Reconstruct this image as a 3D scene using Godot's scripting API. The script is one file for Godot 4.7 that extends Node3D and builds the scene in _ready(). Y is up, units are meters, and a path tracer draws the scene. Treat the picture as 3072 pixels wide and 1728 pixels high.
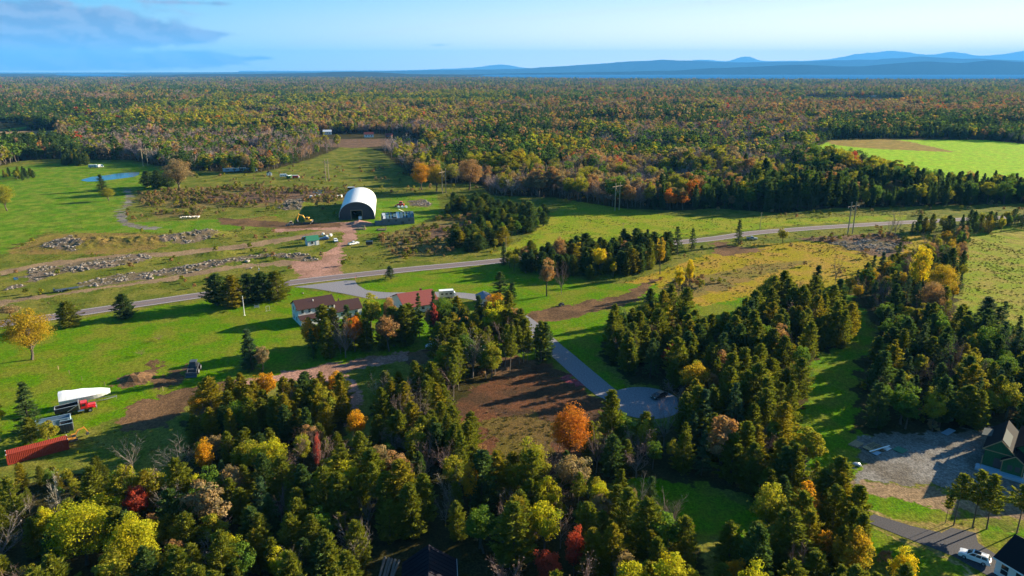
extends Node3D
# An autumn aerial view: woods, a road, a stone yard and an arched barn, a lake and blue hills behind.

const EYE := 84.0
const PITCH := 16.972
const FOV := 44.102
const SUN_AZIMUTH := 64.0
const SUN_HEIGHT := 16.5
const EXPOSURE := 4.1

const GROUND := [
	["forest", [-556.5, -590.9, -472.5, -660.4, -480.6, -706.3, -451.4, -716.2, -415.9, -709.6, -376.6, -709.6, -305.8, -640.9, -252.3, -622.5, -221.1, -612.5, -210.4, -643.7, -198.1, -733.4, -197.5, -879.8, -143.0, -789.9, -86.7, -602.7, -58.3, -553.9, -27.3, -553.9, -13.5, -498.4, 30.8, -488.6, 66.6, -449.9, 103.0, -441.8, 130.2, -449.9, 165.1, -433.9, 206.5, -449.9, 255.2, -455.4, 339.3, -467.0, 460.7, -477.6, 9000.0, -10400.0, -9000.0, -10400.0]],
	["forest", [-110.4, -117.0, -103.7, -118.3, -88.2, -119.3, -82, -122.1, -78.5, -127.7, -73.1, -131.8, -70.3, -135.2, -62.6, -135.2, -60.4, -143.4, -50.6, -135.2, -41.6, -133.6, -33.7, -136.8, -25.3, -138.4, -17.7, -141.7, -7.6, -136.8, 4.3, -129.8, 12, -132.1, 20.7, -127.7, 28.9, -119.5, 33.9, -108.8, 27.7, -75.7, -83.3, -75.7]],
	["forest", [-81.4, -162.8, -76, -169.6, -67.2, -171.4, -56.1, -173.1, -44.6, -173.8, -41.3, -168.4, -40, -157.6, -39.9, -148.8, -54.3, -147.0, -63.5, -147.0, -74.3, -150.7, -82.1, -158.6]],
	["forest", [-36.2, -171.9, -27, -178.0, -21.1, -184.0, -16.8, -173.1, -14.7, -160.7, -8, -145.2, -6.8, -138.4, -18.1, -136.8, -26.9, -143.4, -32, -156.6, -34.5, -165.0]],
	["forest", [-66.6, -212.6, -46, -214.7, -37.7, -219.0, -25, -222.7, -12, -228.4, -2.5, -230.4, 2.9, -219.0, 6.5, -206.9, 1.5, -201.1, -23.6, -209.2, -30.1, -211.2, -50.5, -200.5, -62.6, -198.3]],
	["forest", [-22.9, -202.0, -13.1, -200.5, 1.5, -202.0, 12.1, -208.5, 11.7, -200.5, 0.2, -191.5, -9.7, -180.6, -15.4, -169.6, -18, -174.3]],
	["forest", [27.2, -208.5, 27.9, -198.9, 33.4, -184.6, 39.9, -180.6, 47.7, -171.9, 43, -160.7, 25.6, -150.7, 17.4, -143.4, 17.6, -129.8, 23, -132.8, 35.1, -133.6, 49, -129.1, 52.2, -119.5, 63.3, -127.7, 65.2, -134.4, 62.8, -141.7, 67.2, -154.6, 80.8, -178.0, 94.1, -205.2, 106.6, -211.2, 112.8, -219.0, 122.1, -252.1, 115.6, -261.8, 94.5, -249.7, 79.8, -226.5, 61.7, -219.0, 62.9, -234.5, 50.2, -240.8, 33.5, -222.7]],
	["forest", [109.7, -200.5, 86.7, -154.2, 96.7, -153.0, 111.6, -155.6, 139.1, -158.6, 182.0, -215.4, 168.5, -219.0, 158.8, -223.4, 149.9, -226.5, 134.4, -222.7, 119.7, -211.9]],
	["forest", [132.9, -269.5, 153.6, -289.4, 179.2, -315.5, 198.3, -330.3, 226.4, -355.1, 238.4, -364.1, 191.4, -289.4, 159.7, -243.0, 149.9, -226.5, 134.4, -222.7, 119.7, -211.9, 127.5, -238.7]],
	["forest", [35.4, -103.6, 42.7, -109.4, 50.6, -115.2, 61, -122.1, 64.4, -120.8, 65.2, -115.8, 63.4, -108.8, 57.5, -100.6, 64.6, -98.7, 53.7, -75.7, 27.7, -75.7]],
	["forest", [-122.7, -132.8, -103.1, -131.3, -90.1, -136.8, -82.4, -135.2, -78.5, -127.7, -82, -122.1, -88.2, -119.3, -110.4, -117.0]],
	["forest", [-76.3, -148.8, -63.2, -146.1, -39.7, -147.9, -32.2, -152.6, -17.7, -141.7, -25.1, -137.6, -33.5, -136.0, -41.4, -132.8, -50.3, -134.4, -60.1, -142.6, -62.3, -134.4, -70.7, -136.0]],
	["pasture", [-283.2, -330.3, -519.8, -627.7, -459.1, -640.9, -447.0, -678.1, -366.8, -690.3, -297.4, -622.5, -255.6, -538.0, -279.2, -519.3, -246.9, -441.8, -215.0, -394.0, -189.9, -383.5, -221.6, -373.6, -255.6, -383.5, -245.2, -330.3]],
	["weeds", [-266.0, -501.8, -237.5, -538.0, -171.2, -538.0, -113.1, -519.3, -109.8, -477.6, -151.3, -455.4, -199.8, -448.5, -238.7, -455.4]],
	["mauve", [-215.2, -498.4, -172.5, -522.9, -129.7, -515.7, -133.4, -485.4, -170.7, -467.0, -204.8, -473.0]],
	["weeds", [-223.8, -435.2, -193.0, -444.4, -188.9, -422.6, -211.1, -419.0]],
	["pasture", [-220.6, -405.0, -188.5, -410.7, -142.9, -428.8, -131.9, -394.0, -174.6, -378.5, -196.2, -378.5]],
	["dry", [-171.2, -414.2, -140.9, -422.6, -130.8, -405.0, -156.4, -399.4]],
	["dry", [-245.2, -330.3, -249.3, -373.6, -224.3, -378.5, -191.7, -373.6, -172.7, -346.5, -188.1, -330.3, -220.4, -330.3]],
	["pasture", [-106.0, -485.4, -53, -501.8, -43.3, -428.8, -63, -383.5, -82.8, -373.6, -89.5, -455.4]],
	["weeds", [-70.4, -364.1, -40.3, -422.6, -11.5, -422.6, -30.1, -330.3, -53.7, -322.8]],
	["mauve", [-46.1, -388.7, -24.9, -405.0, -13.2, -399.4, -28.8, -364.1, -43.4, -364.1]],
	["field", [-9.1, -330.3, 11.1, -373.6, 22.4, -428.8, 40.9, -477.6, 98.8, -422.6, 168.4, -416.6, 241.1, -428.8, 233.3, -414.2, 161.4, -398.3, 102.4, -371.7, 41.7, -342.3]],
	["gold", [33.5, -269.5, 60.5, -295.5, 93.7, -330.3, 123.2, -350.7, 179.7, -364.1, 213.9, -373.6, 235.9, -364.1, 190.7, -289.4, 160.9, -277.7, 131.7, -266.9, 116.6, -264.3, 90.9, -252.1, 67.1, -252.1, 45.6, -247.5]],
	["dry", [41.1, -256.9, 76.1, -289.4, 110.5, -312.0, 140.5, -319.1, 103.1, -289.4, 73.2, -264.3, 50.6, -243.0]],
	["mauve", [148.4, -364.1, 207.9, -378.5, 204.0, -355.1, 179.2, -322.8, 171.7, -326.5, 164.5, -353.3]],
	["weeds", [67.7, -289.4, 92.2, -292.4, 87.9, -272.2, 64.5, -266.9]],
	["dirt", [100.8, -354.5, 110.5, -357.4, 108.6, -348.7, 124.9, -341.7, 118.8, -335.0, 101.8, -327.3, 95.9, -332.4, 101.1, -343.1]],
	["lawn", [-189.4, -219.0, -160.6, -233.7, -145.0, -243.4, -118.0, -259.8, -89.4, -276.6, -59.8, -262.8, -43.5, -256.9, -13.2, -255.9, 5.6, -223.4, 12.3, -200.5, -23, -203.6, -48.5, -191.5, -76.8, -183.2, -90.7, -174.3, -99.6, -162.8, -107.3, -150.7, -124.5, -135.2]],
	["lawn", [-64.7, -282.3, -49.5, -295.5, -6.9, -312.0, 26.1, -295.5, 31.4, -280.6, -5.7, -254.4, -29.6, -268.5, -45.1, -266.9, -56.2, -268.0]],
	["lawn", [-5.7, -254.4, 31.4, -280.6, 58, -282.3, 69.5, -249.7, 33.2, -220.8, 26.2, -205.2, 27.5, -195.9, 34.1, -178.8, 39.2, -176.8, 29.4, -176.8, 22.4, -192.9, 14.5, -217.2, 5.9, -238.7]],
	["lawn", [66.6, -249.7, 91.8, -264.3, 116.6, -264.3, 94.5, -249.7, 79.8, -226.5, 61.7, -219.0]],
	["lawn", [94.7, -206.9, 108.7, -203.6, 83.9, -152.6, 73.8, -134.4, 64.9, -133.6, 61.6, -138.4, 67.2, -154.6, 80.8, -178.0]],
	["lawn", [128.6, -266.9, 133.7, -264.3, 119.3, -219.0, 108.6, -202.0, 95.3, -205.2, 109.8, -215.4]],
	["forest", [106.2, -202.0, 111.0, -202.0, 87.4, -154.6, 83.1, -154.6]],
	["lawn", [20.8, -132.9, 28.9, -135.3, 41.4, -132.1, 48.3, -124.7, 45.7, -116.6, 40.3, -113.5, 35.3, -112.6, 30.8, -123.3]],
	["rightfield", [255.4, -391.9, 359.5, -419.0, 182.8, -200.5, 169.0, -219.7, 159.2, -224.2, 157.9, -238.7, 195.3, -295.5]],
	["bright", [286.9, -744.0, 346.0, -823.6, 408.8, -921.6, 537.9, -921.6, 603.8, -921.6, 616.8, -869.9, 739.7, -832.5, 479.3, -530.4, 381.7, -528.5, 350.2, -538.0, 306.4, -602.7, 290.5, -678.1]],
	["tan", [407.9, -932.6, 440.4, -947.8, 488.5, -923.4, 494.6, -896.8, 481.6, -776.6, 415.6, -810.6, 395.9, -832.5, 381.6, -863.5]],
	["tanfield", [969.7, -2486.0, 1268.2, -2341.2, 1167.3, -2152.9, 899.3, -2152.9]],
	["tanfield", [-835.6, -1024.5, -663.1, -1073.8, -569.4, -889.9, -690.0, -841.6]],
	["pasture", [-937.5, -1152.6, -788.8, -1205.6, -731.7, -1088.7, -852.0, -1045.1]],
	["mauve", [-267.4, -921.6, -149.3, -943.9, -114.0, -869.9, -176.2, -823.6, -235.6, -841.6]],
	["track", [-198.9, -256.5, -195.6, -258.4, -187.6, -263.6, -178.9, -268.3, -172.2, -273.1, -163.8, -279.7, -150.7, -286.7, -148.8, -282.7, -161.6, -275.5, -170.1, -269.4, -178.8, -264.4, -186.5, -258.4, -191.4, -252.2, -194.1, -249.8]],
	["track", [-155.5, -284.6, -144.3, -293.4, -133.5, -305.1, -120.0, -312.5, -105.3, -318.3, -97.1, -319.0, -88.4, -317.7, -89.7, -310.0, -99.1, -308.8, -109.3, -310.0, -120.6, -305.1, -130.6, -298.0, -141.3, -286.7, -153.4, -280.4]],
	["track", [-224.3, -300.0, -220.4, -310.0, -209.8, -319.1, -188.1, -330.3, -162.3, -336.6, -138.5, -350.7, -112.7, -373.6, -95.6, -391.9, -93.2, -381.5, -109.5, -362.3, -134.5, -339.8, -157.8, -326.5, -184.1, -322.8, -204.2, -310.0, -215.1, -301.9, -218.6, -291.8]],
	["reddirt", [-101.8, -317.7, -88.1, -319.0, -87.2, -337.0, -82.8, -337.0, -73.3, -295.7, -76.7, -293.4, -91.7, -285.7, -91.5, -295.7, -98.1, -305.1]],
	["reddirt", [-132.4, -386.9, -117.0, -401.5, -102.7, -407.1, -80.1, -403.7, -79.1, -398.3, -85.6, -389.9, -84.8, -376.0, -81.4, -364.8, -82.3, -359.4, -83.9, -346.6, -82.1, -334.6, -79.1, -327.1, -83.6, -311.5, -83.2, -303.0, -95.2, -303.0, -88.3, -316.3, -90.6, -334.6, -88, -345.0, -88, -364.8, -90.7, -376.0, -95.3, -384.8, -112.7, -385.8, -129.6, -377.9]],
	["dirt", [-176.7, -419.0, -126.2, -405.0, -98.6, -405.0, -95.6, -391.9, -130.3, -388.7, -165.5, -399.4]],
	["gravel", [-289.0, -530.3, -283.4, -529.1, -254.8, -474.0, -239.6, -436.5, -229.0, -413.8, -218.5, -402.4, -207.3, -395.1, -197.7, -392.2, -195.6, -386.3, -204.4, -386.3, -216.5, -394.0, -231.9, -411.1, -240.9, -428.0, -251.5, -454.5, -261.3, -479.1]],
	["reddirt", [-79.5, -185.9, -67.8, -190.1, -54.6, -197.4, -35.7, -205.9, -23.8, -211.2, -21.9, -204.6, -31.1, -199.5, -47.4, -191.5, -43.6, -184.6, -37.7, -158.6, -40, -157.6, -47, -184.6, -66.1, -184.6, -77, -180.6]],
	["dirt", [-99.5, -170.7, -95.5, -175.5, -90.5, -181.4, -77.7, -185.6, -76.2, -181.4, -82.1, -174.3, -85.4, -166.1, -85, -157.6, -92.8, -155.6, -99.6, -162.8]],
	["dirt", [-109.5, -201.2, -107.6, -200.4, -102.7, -190.7, -99.6, -186.5, -97.3, -198.1, -92.5, -183.8, -94.1, -181.2, -99.2, -179.9, -102.3, -183.8]],
	["lot", [-16.2, -166.1, -10.8, -180.6, 0.2, -192.9, 9.8, -198.3, 16.3, -188.7, 20.8, -177.3, 26.8, -169.6, 22.6, -156.6, 16, -138.4, 4.4, -134.4, -5.2, -143.4, -13.4, -156.6]],
	["lotgrass", [-8.8, -160.7, 4.3, -165.0, 13.1, -159.7, 8.2, -141.7, -0.7, -141.7]],
	["dirt", [-0.4, -238.7, 16.6, -252.1, 42.2, -264.3, 59.3, -289.4, 62.7, -289.4, 47.1, -256.9, 27.6, -243.0, 14.1, -233.7, 7.2, -233.7]],
	["redgravel", [14.3, -187.9, 17.1, -191.4, 20.8, -181.8, 17.2, -181.3]],
	["gravel", [81.5, -151.5, 86.9, -154.5, 93.8, -153.5, 105.2, -156.0, 133.1, -156.5, 111.4, -126.8, 100.9, -126.8, 91.4, -132.1, 74.3, -132.9, 71.1, -134.5, 74.3, -137.8, 78.4, -141.7]],
	["track", [66.3, -135.7, 70.6, -134.5, 76.1, -132.1, 89.8, -131.4, 88.7, -127.6, 105.2, -124.7, 101.8, -119.9, 93.1, -121.2, 86.2, -123.3, 78.8, -126.8, 71.3, -128.7, 69.8, -123.3, 66.3, -124.7, 65.9, -130.6]],
	["lawn", [71.3, -128.7, 78.6, -126.5, 86.2, -123.3, 90.7, -120.5, 86.5, -118.6, 82.3, -118.2, 74.9, -121.2, 70.1, -124.3]],
	["straw", [70, -124.7, 74.9, -121.2, 82.3, -118.2, 86.5, -118.6, 89.4, -116.9, 94.2, -116.6, 97, -117.9, 98.1, -116.6, 94.4, -114.1, 87.5, -115.4, 84.2, -117.1, 81.6, -115.7, 77.1, -117.7, 69, -122.9]],
	["lawn", [88.6, -115.7, 99, -117.9, 96.4, -114.1, 94, -114.1, 87.7, -109.7, 86.9, -112.9]],
	["straw", [87.9, -115.4, 88.8, -115.7, 87.5, -112.9, 88.1, -109.8, 87.5, -109.4, 86.2, -112.0]],
	["straw", [68.2, -118.7, 73.2, -114.1, 79.5, -108.5, 81.2, -104.9, 82.9, -102.3, 77.6, -102.3, 77.7, -108.5, 71.9, -113.5]],
	["lawn", [67.3, -118.9, 71.9, -113.5, 77.9, -108.2, 79.8, -103.6, 68.8, -102.3, 65.9, -115.0]],
	["rubble", [-212.6, -291.2, -208.8, -293.0, -213.7, -304.6, -210.5, -309.6, -202.8, -307.6, -201.1, -313.8, -196.6, -320.2, -187.3, -323.5, -183.8, -330.3, -175.8, -331.5, -168.3, -322.4, -168.5, -313.8, -178.2, -306.6, -186.1, -301.6, -194.4, -295.8, -197.9, -291.2, -199.4, -284.0, -201.6, -283.2, -204.4, -290.3]],
	["rubble", [-179.8, -281.4, -176.6, -289.4, -169.9, -295.8, -161.5, -299.7, -156.0, -297.7, -151.1, -287.6, -160.7, -283.2, -169.7, -277.2, -176.3, -277.2]],
	["rubble", [-158.3, -300.3, -152.9, -305.1, -144.8, -312.5, -139.7, -320.3, -132.8, -324.4, -127.6, -327.1, -113.2, -332.7, -98.1, -328.5, -88.7, -319.0, -95.1, -317.7, -110.2, -323.0, -121.5, -320.3, -123.3, -315.1, -130.6, -310.0, -136.2, -303.9, -141.7, -294.5, -152.1, -293.4, -159.8, -295.7]],
	["rubble", [-182.3, -358.2, -181.1, -367.2, -177.0, -370.3, -176.2, -381.1, -175.4, -385.8, -170.2, -387.1, -159.6, -378.5, -155.8, -368.4, -158.4, -361.7, -161.9, -354.2, -166.2, -351.9, -173.8, -354.2, -178.5, -353.0]],
	["rubble", [160.2, -351.6, 172.4, -361.3, 176.4, -355.9, 186.4, -365.8, 190.8, -357.0, 196.5, -351.6, 194.3, -346.4, 183.8, -333.6, 175.9, -331.7, 179.5, -341.4, 172.1, -338.4, 165.0, -338.4, 164.8, -347.5]],
	["rubble", [-149.8, -449.4, -153.1, -482.1, -146.2, -491.4, -138.8, -473.0, -134.0, -446.2, -141.3, -443.0]],
	["rubble", [-234.9, -343.1, -236.5, -357.4, -236.2, -372.9, -222.5, -354.5, -215.1, -348.7, -212.4, -335.0]],
	["rubble", [-205.4, -277.3, -202.1, -283.0, -197.9, -277.3, -202.8, -271.9]],
	["rubble", [-70.5, -476.5, -60.7, -484.3, -52.2, -464.0, -55.5, -454.5, -66.4, -459.2]],
	["dirt", [-101.1, -186.2, -102.1, -182.9, -104.9, -180.9, -108.3, -180.9, -111.0, -182.9, -112.1, -186.2, -111.0, -189.4, -108.3, -191.4, -104.9, -191.4, -102.1, -189.4]],
	["reddirt", [-81.2, -401.6, -82.5, -397.5, -86, -395.0, -90.4, -395.0, -93.9, -397.5, -95.2, -401.6, -93.9, -405.7, -90.4, -408.3, -86, -408.3, -82.5, -405.7]],
	["dirt", [-21.8, -202.7, -23, -199.1, -26, -197.0, -29.7, -197.0, -32.7, -199.1, -33.8, -202.7, -32.7, -206.2, -29.7, -208.4, -26, -208.4, -23, -206.2]],
	["dirt", [7.1, -195.9, 5.5, -191.2, 1.5, -188.3, -3.4, -188.3, -7.4, -191.2, -8.9, -195.9, -7.4, -200.6, -3.4, -203.5, 1.5, -203.5, 5.5, -200.6]]
]
var MOUNDS := [[-207.3, -353.3, 22, 13, 30, 2.52], [-223.5, -351.6, 20, 10, 30, 1.54], [-191.0, -355.1, 11, 7, 30, 1.54], [-171.3, -366.0, 20, 8, 30, 2.1], [-179.6, -356.9, 16, 8, 30, 1.4], [-161.0, -371.7, 10, 7, 30, 1.75], [-140.9, -330.3, 12, 5, 30, 1.68], [-175.9, -314.1, 16, 5, 30, 1.19], [-187.4, -307.2, 14, 5, 30, 1.05], [-111.4, -322.8, 22, 3, 30, 1.12], [-97.54, -326.5, 12, 3, 30, 1.05], [-131.7, -312.7, 16, 4, 30, 0.98], [-144.7, -305.2, 10, 3, 30, 0.7], [-88.19, -401.6, 6, 5, 30, 2.1], [-106.6, -186.2, 4.2, 3.4, 30, 2.4], [-140.9, -459.7, 12, 8, 30, 2.45], [-123.2, -477.6, 14, 6, 30, 1.4], [-5.15, -455.4, 9, 6, 30, 1.54], [176.7, -344.8, 22, 6, 0, 0.7], [-0.95, -195.9, 8, 3, 30, 1], [-27.83, -202.7, 5, 3, 30, 1.6], [-228.7, -356.9, 8, 6, 30, 1.05], [-145.7, -422.6, 16, 4, 30, 0.98]]
const PONDS := [[-347.1, -572.6, -348.3, -581.3, -348.9, -590.3, -344.9, -594.8, -341.6, -599.5, -338.1, -611.4, -328.4, -618.8, -322.7, -618.8, -316.0, -604.2, -313.9, -590.3, -320.9, -579.1, -325.3, -572.6, -329.0, -566.2, -336.3, -564.2, -343.3, -568.3], [-144.4, -511.2, -144.4, -521.7, -137.9, -521.7, -134.3, -511.2, -138.4, -505.1], [-211.9, -290.3, -210.9, -291.2, -207.9, -287.6, -209.1, -286.7]]
const RUBBLE := [[-212.6, -291.2, -208.8, -293.0, -213.7, -304.6, -210.5, -309.6, -202.8, -307.6, -201.1, -313.8, -196.6, -320.2, -187.3, -323.5, -183.8, -330.3, -175.8, -331.5, -168.3, -322.4, -168.5, -313.8, -178.2, -306.6, -186.1, -301.6, -194.4, -295.8, -197.9, -291.2, -199.4, -284.0, -201.6, -283.2, -204.4, -290.3], [-179.8, -281.4, -176.6, -289.4, -169.9, -295.8, -161.5, -299.7, -156.0, -297.7, -151.1, -287.6, -160.7, -283.2, -169.7, -277.2, -176.3, -277.2], [-158.3, -300.3, -152.9, -305.1, -144.8, -312.5, -139.7, -320.3, -132.8, -324.4, -127.6, -327.1, -113.2, -332.7, -98.1, -328.5, -88.7, -319.0, -95.1, -317.7, -110.2, -323.0, -121.5, -320.3, -123.3, -315.1, -130.6, -310.0, -136.2, -303.9, -141.7, -294.5, -152.1, -293.4, -159.8, -295.7], [-182.3, -358.2, -181.1, -367.2, -177.0, -370.3, -176.2, -381.1, -175.4, -385.8, -170.2, -387.1, -159.6, -378.5, -155.8, -368.4, -158.4, -361.7, -161.9, -354.2, -166.2, -351.9, -173.8, -354.2, -178.5, -353.0], [160.2, -351.6, 172.4, -361.3, 176.4, -355.9, 186.4, -365.8, 190.8, -357.0, 196.5, -351.6, 194.3, -346.4, 183.8, -333.6, 175.9, -331.7, 179.5, -341.4, 172.1, -338.4, 165.0, -338.4, 164.8, -347.5], [-149.8, -449.4, -153.1, -482.1, -146.2, -491.4, -138.8, -473.0, -134.0, -446.2, -141.3, -443.0], [-234.9, -343.1, -236.5, -357.4, -236.2, -372.9, -222.5, -354.5, -215.1, -348.7, -212.4, -335.0], [-205.4, -277.3, -202.1, -283.0, -197.9, -277.3, -202.8, -271.9], [-70.5, -476.5, -60.7, -484.3, -52.2, -464.0, -55.5, -454.5, -66.4, -459.2]]
const MAIN_ROAD := [-200.6, -218.3, -177.8, -232.4, -164.2, -239.5, -148.3, -249.5, -120.6, -266.1, -90.5, -283.1, -50.3, -301.3, -7.9, -317.3, 41.3, -338.6, 99.6, -360.9, 129.5, -376.5, 156.8, -386.1, 189.7, -395.6, 231.3, -406.1, 287.8, -418.4, 370.0, -432.0]
const LANE := [-60.5, -269.5, -51.1, -265.9, -40.2, -265.9, -27.8, -266.4, -16.7, -264.3, -8, -257.8, -1.5, -246.6, 5.1, -233.7, 12.2, -212.6, 15.6, -203.9, 19.1, -194.4, 22.5, -185.4, 25.7, -177.3, 29, -173.8]
const MOUTH := [-88.9, -276.6, -69.9, -285.8, -65.8, -285.8, -63.2, -278.9, -56.6, -270.1, -46.9, -268.5, -45.8, -261.8, -54.8, -260.8, -67.2, -268.0, -79.9, -274.4]
const CUL := [35.2, -171.4]
const DRIVE := [65.9, -130.6, 67.2, -126.8, 69.2, -123.3, 77.1, -117.8, 81.7, -115.7, 84.5, -117.3, 88.1, -115.7, 86.7, -112.6, 87.8, -109.6, 92.1, -102.8, 88.2, -97.4, 83.7, -100.8, 82.9, -103.6, 81.5, -105.8, 79.8, -109.0, 73.5, -114.7, 67.9, -120.2, 65, -124.7]
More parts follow.
